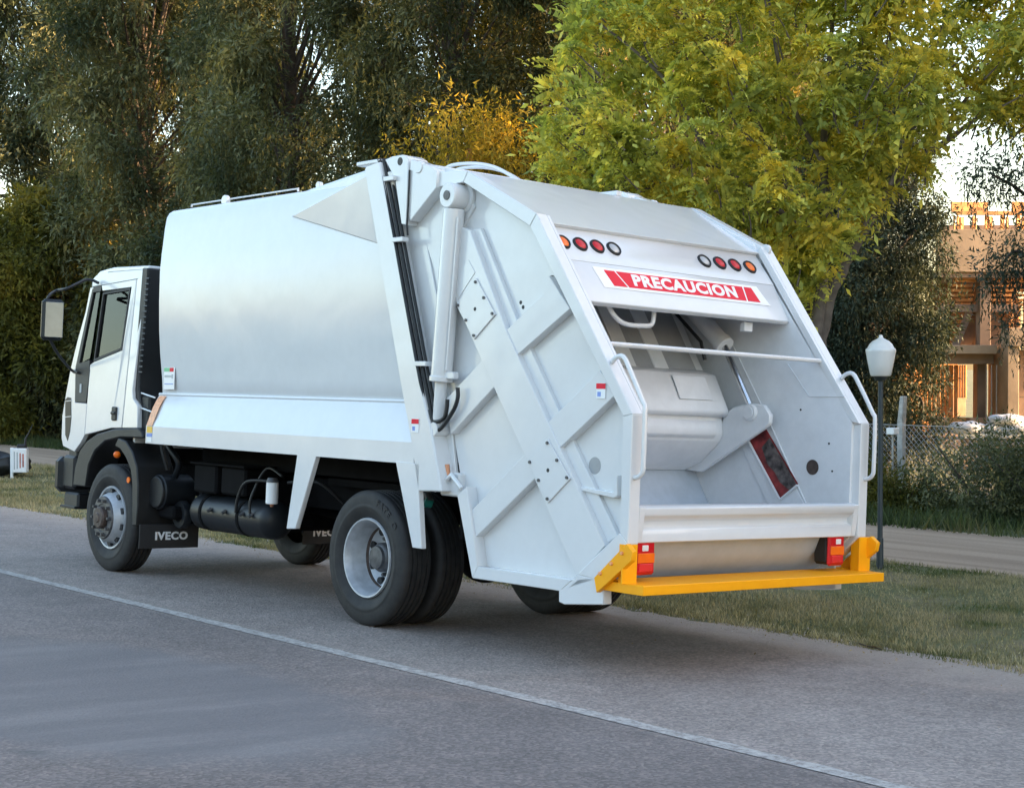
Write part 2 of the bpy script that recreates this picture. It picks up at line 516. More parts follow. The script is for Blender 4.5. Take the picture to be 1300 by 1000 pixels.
# stair flight
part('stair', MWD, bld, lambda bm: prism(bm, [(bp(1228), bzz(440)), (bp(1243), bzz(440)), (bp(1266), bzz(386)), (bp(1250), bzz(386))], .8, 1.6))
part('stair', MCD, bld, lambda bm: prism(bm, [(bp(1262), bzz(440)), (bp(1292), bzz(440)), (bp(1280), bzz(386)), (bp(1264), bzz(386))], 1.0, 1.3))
# top storey formwork
bb('formwork_beam', MW, 1212, 1700, 268, 273, .2, .3, rot=3)
bb('formwork_board', MW, 1212, 1262, 254, 267, .5, .55, rot=9)
bb('formwork_board', MW, 1290, 1420, 254, 267, .5, .55, rot=3)
for k in range(26):
    w = 2 + (k * 7 % 5)
    if k in (3, ): continue
    bb('plank', MW, 1211 + k * 6.6, 1211 + w + k * 6.6, 273, 291, .1 + .2 * (k % 3), .15 + .2 * (k % 3), rot=26)
bb('back_wall', MBR, 1235, 1900, 273, 291, 3.0, 3.2)

# pile of white sacks and kerb wall in front of the building
wall_low = empty('low_wall', (11.511, -20.749, 0.584), 'low pale wall running in front of the unfinished building', 'wall')
wall_low.rotation_euler = (0, 0, rz)
bx('coping', M['signwhite'], wall_low, (1.6, 0, 0), (4.6, .3, .1))
bx('wall_body', MC, wall_low, (1.6, .02, -.47), (4.5, .22, .83))
sack = empty('sack_pile', (11.218, -21.096, 0.714), 'white sacks heaped on the low wall beside the concrete pillar', 'sacks')
def sackfn(c, s):
    def f(bm):
        g = bmesh.ops.create_icosphere(bm, subdivisions=3, radius=1)
        for v in g['verts']:
            p = v.co
            p.z = math.copysign(abs(p.z) ** .8, p.z)
            v.co = Vector((c[0] + p.x * s[0] * (1 + .06 * math.sin(9 * p.y)), c[1] + p.y * s[1], c[2] + p.z * s[2] * (1 + .1 * math.sin(7 * p.x))))
    return f
MSK = mat('sack_cloth', (.62, .63, .66), .8, var=.12, bstr=.4, bscale=14)
for c, s in (((0, 0, .02), (.42, .25, .13)), ((-.55, .05, 0), (.35, .25, .12)), ((-.2, -.02, .2), (.4, .24, .12)), ((-1.0, 0, .03), (.4, .25, .14)), ((.45, .03, -.02), (.3, .22, .1))):
    part('sack', MSK, sack, sackfn(c, s))
sack.rotation_euler = (0, 0, rz)

# ------------------------------------------------------------------ the refuse truck (its own axes: X forward, Y left, Z up from the tyres' contact)
TILT = .05
truck = empty('garbage_truck', (0, 0, 0), 'white rear-loading garbage truck with orange rear step and red PRECAUCION sign on the road', 'garbage truck', rot=(TILT, 0, 0))
T = truck
W_ = 1.206

# ---- wheels
def tyre_fn(w):
    def f(bm):
        h = w / 2
        prof = [(.292, -h * .62), (.31, -h * .74), (.36, -h * .90), (.42, -h * .97), (.465, -h * .93), (.492, -h * .86), (.505, -h * .80)]
        for k in range(5):                                   # four circumferential grooves
            a = -h * .78 + k * (h * 1.56 / 5); b = a + h * 1.56 / 5
            prof += [(.514, a + .003), (.515, b - .012)]
            if k < 4: prof += [(.502, b - .010), (.502, b - .002)]
        prof += [(.505, h * .80), (.492, h * .86), (.489, h * .875), (.465, h * .93), (.42, h * .97), (.405, h * .965), (.40, h * .985), (.385, h * .975), (.36, h * .90), (.31, h * .74), (.292, h * .62)]
        lathe(bm, prof, 72)
    return f

def oval_holes(bm, r, n, y0, y1, rr, tilt=0):
    for k in range(n):
        a = 2 * PI * (k + .5) / n
        cyl(bm, (r * math.cos(a), y0, r * math.sin(a)), ((r + tilt) * math.cos(a), y1, (r + tilt) * math.sin(a)), rr, seg=14)

def tyre_text(w, s):
    """raised lettering on the sidewall, laid round the tyre"""
    for k, ch in enumerate('FATE O'):
        if ch == ' ': continue
        a = R(71 - k * 6.8) if s < 0 else R(109 + k * 6.8)
        c = (.445 * math.cos(a), s * (w / 2 * .955), .445 * math.sin(a))
        tang = Vector((math.sin(a), 0, -math.cos(a))) * (1 if s > 0 else -1)
        yield ch, frame_mtx(c, -tang if s > 0 else -tang, (math.cos(a), 0, math.sin(a)))

def front_wheel(s, x, y):
    w = empty('wheel', (x, y, .515), parent=T)
    part('tyre', M['tyre'], w, tyre_fn(.29), 0, 40)
    part('rim', M['steel'], w, lambda bm: lathe(bm, [(.298, s * .095), (.305, s * .105), (.300, s * .118), (.285, s * .115), (.270, s * .085), (.255, s * .075), (.235, s * .135), (.215, s * .175), (.205, s * .185), (.17, s * .187)], 56), 0, 40)
    part('hub', M['hubgrey'], w, lambda bm: lathe(bm, [(.206, s * .17), (.206, s * .192), (.198, s * .202), (.135, s * .204), (.128, s * .196), (.0, s * .19)], 40), 0, 40)
    part('hub_cap', M['rust'], w, lambda bm: lathe(bm, [(.105, s * .19), (.105, s * .235), (.092, s * .25), (.05, s * .252), (.04, s * .262), (0, s * .262)], 32), 0, 40)
    for k in range(10):
        a = 2 * PI * k / 10
        cy('wheel_nut', M['hubgrey'], w, (.167 * math.cos(a), s * .2, .167 * math.sin(a)), (.167 * math.cos(a), s * .235, .167 * math.sin(a)), .017, .014, 6)
        a += PI / 10
        cy('hand_hole', M['rubber_trim'], w, (.243 * math.cos(a), s * .09, .243 * math.sin(a)), (.247 * math.cos(a), s * .124, .247 * math.sin(a)), .030, .030, 14)
    return w

def rear_wheel(s, x):
    w = empty('wheel', (x, s * 1.06, .515), parent=T)
    part('tyre', M['tyre'], w, tyre_fn(.28), 0, 40)
    o = part('tyre', M['tyre'], w, tyre_fn(.28), 0, 40); o.location.y = -s * .32
    part('rim', M['steel'], w, lambda bm: lathe(bm, [(.298, s * .095), (.306, s * .105), (.300, s * .120), (.288, s * .118), (.272, s * .085), (.262, s * .06), (.258, -s * .02), (.238, -s * .05), (.232, -s * .07), (.20, -s * .085), (.175, -s * .11), (.16, -s * .115), (0, -s * .115)], 56), 0, 40)
    part('rim_ring', M['rust'], w, lambda bm: lathe(bm, [(.2385, -s * .049), (.229, -s * .066), (.231, -s * .076), (.240, -s * .06)], 56), 0, 40)
    part('rim', M['steel'], w, lambda bm: lathe(bm, [(.298, -s * .32 - s * .095), (.30, -s * .32 + s * .12), (.2, -s * .25), (0, -s * .25)], 40), 0, 40)
    part('hub', M['hubgrey'], w, lambda bm: lathe(bm, [(.115, -s * .12), (.113, -s * .02), (.10, s * .0), (.088, s * .005), (.085, s * .03), (.06, s * .035), (0, s * .035)], 32), 0, 40)
    for k in range(10):
        a = 2 * PI * k / 10
        cy('wheel_nut', M['hubgrey'], w, (.145 * math.cos(a), -s * .115, .145 * math.sin(a)), (.145 * math.cos(a), -s * .07, .145 * math.sin(a)), .017, .014, 6)
    for k in range(8):
        a = 2 * PI * (k + .5) / 8
        cy('hand_hole', M['rubber_trim'], w, (.206 * math.cos(a), -s * .13, .206 * math.sin(a)), (.206 * math.cos(a), -s * .072, .206 * math.sin(a)), .032, .032, 14)
    for k in range(8):
        a = 2 * PI * k / 8
        cy('hub_bolt', M['hubgrey'], w, (.073 * math.cos(a), s * .0, .073 * math.sin(a)), (.073 * math.cos(a), s * .02, .073 * math.sin(a)), .010, .009, 6)
    for ch, mt in tyre_text(.28, s):
        text_mesh('tyre_lettering', ch, .075, M['darkletter'], w, mt, .003, .002)
    return w

front_wheel(1, 7.094, 1.055); front_wheel(-1, 7.094, -1.055)
rear_wheel(1, 2.835); rear_wheel(-1, 2.835)
cy('axle', M['chassis'], T, (2.835, -.9, .515), (2.835, .9, .515), .07)
cy('axle', M['chassis'], T, (7.094, -.9, .46), (7.094, .9, .46), .06)
part('differential', M['chassis'], T, lambda bm: bmesh.ops.create_icosphere(bm, subdivisions=3, radius=.24, matrix=Matrix.Translation((2.835, 0, .52))))

# ---- chassis and equipment between the axles
for s in (1, -1):
    bx('frame_rail', M['chassis'], T, (5.0, s * .42, .90), (6.3, .08, .26))
    for q in range(4):
        tb('leaf_spring', M['chassis'], T, [(2.1 + q * .06, s * .52, .80 - q * .025), (2.835, s * .52, .66 - q * .025), (3.57 - q * .06, s * .52, .80 - q * .025)], .02, 6, 4)
        if q < 2: tb('leaf_spring', M['chassis'], T, [(6.3 + q * .1, s * .45, .72 - q * .03), (7.09, s * .45, .60 - q * .03), (7.9 - q * .1, s * .45, .72 - q * .03)], .022, 6, 4)
bx('subframe', M['chassis'], T, (4.3, 0, 1.16), (4.0, 1.3, .18))
bx('darkening_panel', M['chassis'], T, (3.4, 0, 1.02), (1.7, 1.2, .06))  # black sheet added to keep the space under the body dark
bx('shade_panel', M['chassis'], T, (1.98, 0, .93), (.04, 1.9, .42))  # black sheet standing in for the shade between post and tailgate
bx('gearbox', M['chassis'], T, (6.1, 0, .75), (1.5, .62, .5), .03)
cy('drive_shaft', M['chassis'], T, (5.4, 0, .72), (3.0, 0, .56), .05)
bx('engine_block', M['chassis'], T, (7.3, 0, 1.0), (1.1, .7, .55), .04)
part('air_tank', M['tank'], T, lambda bm: lathe(bm, [(0, 0), (.09, .012), (.14, .04), (.165, .09), (.168, .12), (.168, 1.28), (.165, 1.31), (.14, 1.36), (.09, 1.39), (0, 1.4)], 32, 'z'), 0, 40).matrix_local = Matrix.Translation((6.02, .80, .655)) @ Matrix.Rotation(-PI / 2, 4, 'Y')
for xx in (5.75, 5.1):
    part('tank_strap', M['chassis'], T, lambda bm: lathe(bm, [(.169, -.02), (.174, -.02), (.174, .02), (.169, .02)], 28, 'z')).matrix_local = Matrix.Translation((xx, .80, .655)) @ Matrix.Rotation(-PI / 2, 4, 'Y')
for xx in (5.55, 5.3, 5.0, 4.85):
    cy('tank_fitting', M['hubgrey'], T, (xx, .96, .70), (xx, 1.0, .68), .018, .014, 8)
bx('battery_box', M['chassis'], T, (5.68, .76, .965), (.40, .42, .26), .02)
bx('battery_box', M['chassis'], T, (5.22, .74, .965), (.42, .42, .25), .02)
bx('battery_lid', M['chassis'], T, (5.45, .76, 1.10), (.95, .46, .02), .005)
bx('bracket', M['chassis'], T, (4.85, .6, .84), (.06, .4, .3))
bx('bracket', M['chassis'], T, (5.95, .6, .84), (.06, .5, .5))
cy('oil_filter', M['signwhite'], T, (4.485, 1.0, .815), (4.485, 1.0, 1.0), .052, None, 24, .006)
cy('filter_head', M['hubgrey'], T, (4.485, 1.0, 1.0), (4.485, 1.0, 1.035), .056, .04, 16)
cy('filter_drain', M['copper'], T, (4.485, 1.0, .79), (4.485, 1.0, .815), .012, .02, 8)
tb('hose', M['black'], T, [(4.62, .95, 1.0), (4.9, 1.0, .98), (5.05, .99, .84), (5.1, .98, .7)], .014, 8, 5)
tb('hose', M['black'], T, [(4.5, .9, 1.05), (4.75, .9, 1.1), (4.85, .98, .85), (4.86, .98, .7)], .012, 8, 5)
tb('hose', M['black'], T, [(4.4, .9, 1.0), (4.1, .8, 1.02), (4.0, .6, .85)], .014, 8, 5)
cy('air_cleaner', M['tank'], T, (6.42, .72, .80), (6.42, 1.04, .80), .165, None, 32, .012)
cy('cleaner_lid', M['black'], T, (6.42, 1.04, .80), (6.42, 1.065, .80), .150, .145, 32, .006)
part('pulley', M['tank'], T, lambda bm: lathe(bm, [(.0, 0), (.06, .0), (.07, .02), (.12, .02), (.13, .0), (.13, -.05), (0, -.05)], 28), 0).location = (6.22, .9, .60)
bx('bracket', M['chassis'], T, (6.32, .85, .62), (.3, .3, .12), .02)
tb('intake_pipe', M['tank'], T, [(6.35, .9, .95), (6.2, .95, 1.08), (6.3, 1.0, 1.22), (6.45, 1.0, 1.35)], .03, 10, 5)
tb('hose', M['black'], T, [(6.5, .9, 1.0), (6.55, .95, 1.25), (6.6, .9, 1.5)], .02, 8, 5)
bx('battery_tray', M['chassis'], T, (5.4, .55, .62), (1.3, .3, .05))

# ---- body: barrel-sided box
def body_shape():
    half = [(1.10, 1.28), (1.10, 1.69), (1.118, 1.71), (1.13, 1.86), (1.160, 2.08), (1.181, 2.30), (1.194, 2.57), (1.198, 2.84), (1.188, 3.0), (1.178, 3.10), (1.165, 3.24), (1.149, 3.345), (1.125, 3.39), (1.08, 3.42), (.9, 3.455), (.5, 3.475), (0, 3.48)]
    return half + [(-y, z) for y, z in half[-2::-1]]
def body_fn(bm):
    pr_ = body_shape()
    def rear(z): return 2.05 + (z - 1.5) * .355 + .1
    v0 = [bm.verts.new((6.25, y, z)) for y, z in pr_]
    v1 = [bm.verts.new((rear(z), y, z)) for y, z in pr_]
    n = len(pr_)
    bm.faces.new(v0); bm.faces.new(v1[::-1])
    for i in range(n): bm.faces.new((v0[i], v0[(i + 1) % n], v1[(i + 1) % n], v1[i]))
part('body', M['white'], T, body_fn, 0, 38)
pr('body_front_panel', M['white'], T, [(-1.04, 1.5), (-1.1, 2.8), (-1.0, 3.38), (1.0, 3.38), (1.1, 2.8), (1.04, 1.5)], 6.25, 6.28, 'x')
part('floor', M['chassis'], T, lambda bm: box(bm, (4.2, 0, 1.27), (4.2, 2.3, .05)))
# wedge at the roof line in front of the rear post
wp = [(4.053, 3.201), (2.989, 3.439), (2.798, 2.899)]
wv = []
for s in (1, -1):
    for x, y, z in [(4.068, 1.190, 3.203), (2.901, 1.262, 3.429), (2.791, 1.205, 2.899), (2.62, 1.22, 3.44), (2.62, 1.19, 2.95)]: wv.append((x, s * y, z))
def hull(bm):
    vs = [bm.verts.new(v) for v in wv]
    bmesh.ops.convex_hull(bm, input=vs)
part('roof_wedge', M['white'], T, hull, .008, 20)
pr('roof_hump', M['white'], T, [(4.25, 3.40), (3.0, 3.535), (2.5, 3.515), (2.5, 3.3), (4.2, 3.3)], -1.10, 1.10, bev=.03)
tb('roof_rail', M['white'], T, [(6.1, .98, 3.455), (6.1, .98, 3.475), (4.3, .98, 3.475), (4.3, .98, 3.45)], .010, 8)
cy('lifting_eye', M['white'], T, (5.45, 1.02, 3.46), (5.45, .98, 3.46), .05, None, 18, .005)
cy('lifting_eye', M['white'], T, (3.95, 1.02, 3.47), (3.95, .98, 3.47), .03, None, 18, .005)

# ---- lower skirt: shelf, outward slope, upright lower band
for s in (1, -1):
    prof = [(1.09, 1.725), (1.135, 1.727), (1.142, 1.712), (1.135, 1.700), (1.162, 1.655), (1.190, 1.59), (1.218, 1.51), (1.256, 1.415), (1.256, 1.258), (1.23, 1.258), (1.22, 1.30), (1.09, 1.30)]
    def skirt(bm, s=s, prof=prof):
        pp = [(y * s, z) for y, z in prof]
        prism(bm, pp, 2.18, 6.285, 'x')
    part('side_skirt', M['white'], T, skirt, 0, 13)
    # mud supports: tapered blades hanging from the skirt
    a = [(3.728, 1.267), (3.451, 1.272), (3.713, 0.669), (3.846, 0.659)]
    pr('support_blade', M['white'], T, a, s * 1.255, s * 1.21)
    a = [(2.396, 1.271), (2.103, 1.261), (2.100, 1.062), (2.041, 0.654), (2.149, 0.654)]
    pr('support_blade', M['white'], T, a, s * 1.262, s * 1.215)
    # rear post of the body
    post = [(2.942, 3.471), (2.923, 3.499), (2.749, 3.519), (2.738, 3.500), (2.542, 2.962), (2.351, 2.433), (2.152, 1.883), (1.978, 1.499), (1.877, 1.210), (1.832, 1.078), (2.109, 1.064), (2.170, 1.270), (2.241, 1.491), (2.346, 1.766), (2.625, 2.559)]
    pr('rear_post', M['white'], T, post, s * 1.262, s * 1.12, bev=.01)
    # wall between the post and the tailgate
    pr('rear_post_web', M['white'], T, [(2.712, 3.468), (2.513, 3.479), (2.051, 2.231), (1.891, 1.436), (1.814, 1.068), (1.978, 1.058), (2.113, 1.428)], s * 1.13, s * 1.10)
    bx('hinge_block', M['white'], T, (1.86, s * 1.12, 1.13), (.22, .10, .17), .012)
    tb('hinge_lever', M['white'], T, [(2.0, s * 1.19, 1.08), (1.80, s * 1.2, 1.20), (1.68, s * 1.2, 1.11)], .018, 8)
bx('cap_rail', M['white'], T, (2.905, 1.190, 3.523), (.30, .14, .03), .006)

# stickers on the skirt and body (thin plates a millimetre proud)
sc0 = Vector((6.08, 1.150, 1.86))
def decal(name, m, parent, c, dx, dz, w, h, off=.0025):
    return bx(name, m, parent, (c[0] + dx, c[1] + off, c[2] + dz), (w, .002, h), 0)
st = bx('information_sticker', M['signwhite'], T, sc0, (.20, .003, .20), 0)
decal('sticker_stripe', M['stkgreen'], st, sc0, .045, .08, .10, .035)
decal('sticker_stripe', M['signred'], st, sc0, -.045, .08, .07, .035)
decal('sticker_stripe', M['stkgrey'], st, sc0, .02, .02, .13, .02)
decal('sticker_stripe', M['stkgrey'], st, sc0, -.06, .02, .025, .04)
decal('sticker_stripe', M['stkblue'], st, sc0, 0, -.05, .16, .008)
def strip_fn(bm):
    prof = [(1.142, 1.698), (1.174, 1.653), (1.204, 1.59), (1.230, 1.51), (1.258, 1.42)]
    v = []
    for y, z in prof:
        f = .035 + (z - 1.42) * -.0
        v.append((bm.verts.new((6.27 - (z - 1.42) * .05, y + .003, z)), bm.verts.new((6.16 - (z - 1.42) * .12, y + .003, z))))
    for i in range(4): bm.faces.new((v[i][0], v[i][1], v[i + 1][1], v[i + 1][0]))
part('reflective_strip', M['stkorange'], T, strip_fn)
bx('warning_sticker', M['stkyellow'], T, (6.21, 1.259, 1.385), (.10, .003, .055), 0)
bx('warning_sticker', M['stkblue'], T, (6.21, 1.259, 1.335), (.10, .003, .03), 0)
bx('warning_sticker', M['signwhite'], T, (6.21, 1.259, 1.295), (.09, .003, .045), 0)
def red_sticker(c):
    s_ = bx('safety_sticker', M['signwhite'], T, c, (.085, .003, .10), 0)
    decal('sticker_stripe', M['signred'], s_, c, 0, .03, .085, .035)
    decal('sticker_stripe', M['stkblue'], s_, c, .015, -.022, .03, .03)
    return s_
red_sticker((2.167, 1.265, 1.538))

# ---- hydraulic hoses down the post
hp = [(2.769, 1.200, 3.539), (2.708, 1.200, 3.384), (2.599, 1.200, 3.095), (2.503, 1.200, 2.835), (2.360, 1.200, 2.443), (2.220, 1.200, 2.058), (2.095, 1.200, 1.725), (2.026, 1.200, 1.527)]
for k, (dx, r) in enumerate(((0, .017), (-.042, .015), (-.075, .012))):
    tb('hydraulic_hose', M['black'], T, [(x + dx * .8 + .005, y + .045 - .02 * k, z) for x, y, z in hp], r, 8, 4)
for px_, py_ in ((495, 228), (506.5, 305), (535, 462)): pass
for c in [(2.646, 1.230, 3.375), (2.501, 1.230, 2.909), (2.162, 1.230, 1.987)]:
    bx('hose_clamp', M['white'], T, (c[0] - .03, c[1] + .01, c[2]), (.13, .06, .035), .004)
tb('hydraulic_hose', M['black'], T, [(1.987, 1.230, 1.527), (1.940, 1.230, 1.512), (1.878, 1.230, 1.548), (1.768, 1.230, 1.662), (1.728, 1.230, 1.747), (1.733, 1.230, 1.819)], .015, 8, 5)
tb('hydraulic_hose', M['black'], T, [(2.036, 1.235, 1.657), (2.003, 1.235, 1.589), (1.938, 1.235, 1.574), (1.866, 1.235, 1.604), (1.843, 1.235, 1.661), (1.838, 1.235, 1.734)], .015, 8, 5)
cy('release_valve', M['copper'], T, (1.901, 1.170, 1.266), (1.878, 1.170, 1.188), .022, .018, 10)
cy('valve_cap', M['greencap'], T, (2.235, 1.100, 0.984), (2.203, 1.050, 0.963), .05, .03, 14, .004)
cy('valve_neck', M['hubgrey'], T, (2.236, 1.080, 1.042), (2.194, 1.080, 0.987), .03, .03, 12)

# ---- cab
CY = 1.15
cabo = [(7.986, 1.113), (8.245, 1.158), (8.289, 1.237), (8.292, 1.462), (8.224, 1.705), (8.139, 1.962), (8.040, 2.249), (7.923, 2.524), (7.830, 2.767)]
CW = M['cabwhite']
def side_seg(name, m, pts, s, y0=CY - .05, y1=CY, bev=.004, parent=T, label=None):
    def f(bm):
        prism(bm, pts, s * y0, s * y1)
        for v in bm.verts:
            if v.co.z > 1.95: v.co.y -= s * (v.co.z - 1.95) * .055
    return part(name, m, parent, f, bev, label=label)
dl = 'white cab door with upright black handle'
win = [(7.572, 2.703), (6.998, 2.728), (7.059, 2.130), (7.638, 2.017)]
for s in (1, -1):
    # front wing and pillar
    side_seg('cab_side_panel', CW, cabo + [(7.811, 2.782), (8.021, 1.962), (8.014, 1.604), (7.748, 1.601), (7.771, 1.286), (7.851, 1.205)], s)
    door = side_seg('door', CW, [(7.713, 1.986), (7.638, 2.013), (7.053, 2.126), (6.978, 2.735), (7.591, 2.719), (7.622, 2.775), (6.892, 2.807), (6.983, 1.380), (7.197, 1.374), (7.582, 1.316), (7.762, 1.291), (7.739, 1.601)], s)
    wf = []
    for i in range(4):
        a, b = Vector(win[i]), Vector(win[(i + 1) % 4]); c = Vector(((win[0][0] + win[2][0]) / 2, (win[0][1] + win[2][1]) / 2))
        ai = a + (c - a) * .07; bi = b + (c - b) * .07
        wf.append([tuple(a), tuple(b), tuple(bi), tuple(ai)])
    for q in wf: side_seg('window_frame', M['rubber_trim'], q, s, CY - .04, CY + .003, 0, door)
    side_seg('window_glass', M['glass'], win, s, CY - .024, CY - .018, 0, door)
    hx, hz = (7.135, 1.513)
    hd = bx('door_handle', M['black'], door, (hx, s * (CY + .004), hz), (.10, .02, .135), .012)
    bx('handle_grip', M['tank'], door, (hx, s * (CY + .018), hz + .005), (.085, .02, .028), .008)
    side_seg('rear_side_panel', CW, [(6.879, 2.807), (6.692, 2.889), (6.685, 2.859), (6.791, 1.753), (6.775, 1.664), (6.674, 1.598), (6.663, 1.390), (6.967, 1.381)], s)
    side_seg('roof_side', CW, [(7.831, 2.771), (7.829, 2.846), (7.762, 2.882), (7.556, 2.901), (6.693, 2.896), (6.679, 2.829), (6.879, 2.811), (7.622, 2.779)], s)
    # black quarter light and lower mirror panel
    side_seg('quarter_glass', M['glass'], [(7.790, 2.710), (7.660, 2.725), (7.754, 2.049), (7.953, 2.002)], s, CY - .03, CY - .012, 0)
    side_seg('quarter_trim', M['black'], [(7.809, 2.766), (7.618, 2.775), (7.618, 2.716), (7.781, 2.710), (7.948, 2.002), (7.721, 2.033), (7.720, 1.986), (7.708, 1.931), (7.754, 1.609), (8.010, 1.612), (8.030, 1.962)], s, CY - .045, CY + .004, .003)
    c = (7.885, 1.749)
    bx('door_badge', M['stkgrey'], T, (c[0], s * (CY + .006), c[1]), (.04, .006, .09), .006)
    side_seg('side_vent', M['tank'], [(8.235, 1.632), (8.183, 1.657), (8.100, 1.650), (8.077, 1.451), (8.094, 1.307), (8.140, 1.210), (8.200, 1.272)], s, CY - .01, CY + .004, .003)
    for k in range(2):
        side_seg('vent_bar', CW, [((8.220, 1.472)[0], 1.45 + .16 * k), ((8.083, 1.475)[0], 1.46 + .16 * k), ((8.083, 1.475)[0], 1.467 + .16 * k), ((8.220, 1.472)[0], 1.457 + .16 * k)], s, CY, CY + .006, 0)
    # wheel arch and rear mudguard
    arch = [(7.947, 0.774), (7.911, 0.965), (7.820, 1.135), (7.688, 1.226), (7.470, 1.304), (7.123, 1.364), (6.609, 1.391), (6.528, 1.357), (6.507, 1.298), (6.968, 1.290), (7.278, 1.241), (7.490, 1.140), (7.614, 0.995), (7.663, 0.774)]
    pr('wheel_arch', M['black'], T, arch, s * .86, s * 1.17, bev=.012)
    guard = [(6.980, 1.282), (6.816, 1.257), (6.680, 1.166), (6.574, 1.030), (6.535, 0.862), (6.526, 0.663), (6.533, 0.479), (6.642, 0.470), (6.636, 0.671), (6.653, 0.855), (6.697, 0.994), (6.802, 1.101), (6.922, 1.178), (7.039, 1.204)]
    pr('mudguard', M['black'], T, guard, s * 1.185, s * .80, bev=.01)
    c = (6.970, 1.170, 1.124); part('marker_lamp', M['amber'], T, lambda bm: bmesh.ops.create_icosphere(bm, subdivisions=2, radius=.035, matrix=Matrix.Translation((c[0], s * 1.19, c[2]))))
    c = (6.736, 1.180, 0.895); cy('reflector', M['amber'], T, (c[0] - .02, s * 1.185, c[2]), (c[0] - .02, s * 1.195, c[2]), .028, None, 16)
    # mirror on its two arms
    arm = [(7.503, 1.220, 2.764), (7.834, 1.220, 2.769)]
    tb('mirror_arm', M['black'], T, [(7.66, s * 1.12, 2.80), (7.75, s * 1.2, 2.83)] + [(x, s * y, z) for x, y, z in [(7.706, 1.420, 2.725), (7.955, 1.420, 2.710)]] + [(x, s * y, z) for x, y, z in [(7.733, 1.600, 2.634), (7.787, 1.600, 2.543), (7.783, 1.600, 2.411), (7.732, 1.600, 2.256), (7.655, 1.600, 2.201)]] + [(x, s * y, z) for x, y, z in [(7.792, 1.450, 2.072)]] + [(x, s * y, z) for x, y, z in [(8.075, 1.170, 1.929), (7.929, 1.170, 1.906)]], .014, 8, 4)
    mc = [(7.612, 1.600, 2.400)]
    mc = mc[0]
    mh = bx('mirror_housing', M['tank'], T, (mc[0] + .02, s * mc[1], mc[2]), (.09, .21, .40), .03, Matrix.Rotation(s * R(-14), 3, 'Z'))
    bx('mirror_glass', M['mirror'], mh, (mc[0] - .03, s * (mc[1] + .005), mc[2]), (.008, .17, .34), .003, Matrix.Rotation(s * R(-20), 3, 'Z'))
# cab front, back, roof, floor, inside
fr = [(x, z) for x, z in cabo]
def skin(pts, th, dx):
    return pts + [(x - dx, z - th) for x, z in pts[::-1]]
pr('cab_front', CW, T, [(8.24, 1.16), (8.30, 1.25), (8.28, 1.5), (8.22, 1.72), (8.13, 1.98), (8.09, 1.98), (8.16, 1.7), (8.2, 1.16)], -1.14, 1.14)
pr('windscreen', M['glass'], T, [(8.12, 1.98), (7.84, 2.74), (7.83, 2.74), (8.10, 1.98)], -1.06, 1.06, bev=0)
for s in (1, -1): pr('windscreen_pillar', CW, T, [(8.13, 1.98), (7.86, 2.76), (7.78, 2.76), (8.05, 1.98)], s * 1.055, s * 1.11)
pr('cab_roof', CW, T, [(7.86, 2.74), (7.82, 2.86), (7.70, 2.92), (7.4, 2.945), (6.67, 2.93), (6.67, 2.89), (7.5, 2.90), (7.74, 2.80), (7.80, 2.74)], -1.095, 1.095, bev=.01)
pr('cab_back', CW, T, [(6.67, 2.9), (6.80, 1.2), (6.84, 1.2), (6.71, 2.9)], -1.10, 1.10)
pr('rear_lining', M['interior'], T, [(6.74, 2.87), (6.87, 1.44), (6.89, 1.44), (6.76, 2.87)], -1.08, 1.08, bev=0)
pr('headlining', M['interior'], T, [(6.76, 2.875), (7.4, 2.888), (7.72, 2.78), (7.72, 2.765), (7.4, 2.87), (6.76, 2.86)], -1.04, 1.04, bev=0)
for s in (1, -1):
    side_seg('door_lining', M['interior'], [(6.9, 1.45), (7.75, 1.45), (7.80, 1.98), (7.66, 2.0), (7.0, 2.08), (6.9, 2.08)], s, CY - .075, CY - .055, 0)
    side_seg('door_lining', M['interior'], [(6.9, 2.08), (6.96, 2.08), (6.95, 2.8), (6.86, 2.8)], s, CY - .075, CY - .055, 0)
bx('cab_floor', M['interior'], T, (7.5, 0, 1.42), (1.4, 2.18, .05))
bx('dashboard', M['interior'], T, (7.88, 0, 1.85), (.35, 2.1, .35), .05)
for yy in (.62, -.55):
    bx('seat', M['interior'], T, (7.2, yy, 1.68), (.5, .5, .15), .05)
    bx('seat_back', M['interior'], T, (6.98, yy, 2.05), (.14, .48, .65), .05, Matrix.Rotation(R(-10), 3, 'Y'))
    bx('headrest', M['interior'], T, (6.90, yy, 2.45), (.1, .28, .18), .04)
part('steering_wheel', M['interior'], T, lambda bm: lathe(bm, [(.2, -.012), (.215, 0), (.2, .012), (.19, 0)], 28, 'z')).matrix_local = Matrix.Translation((7.62, .62, 2.02)) @ Matrix.Rotation(R(-35), 4, 'Y')
pp_ = (7.316, 1.090, 2.282)
bx('paper', M['papr'], T, (pp_[0] + .08, 1.10, pp_[2] - .02), (.12, .004, .24), 0)
bx('paper', M['papw'], T, (pp_[0] - .06, 1.10, pp_[2] - .02), (.12, .004, .22), 0)
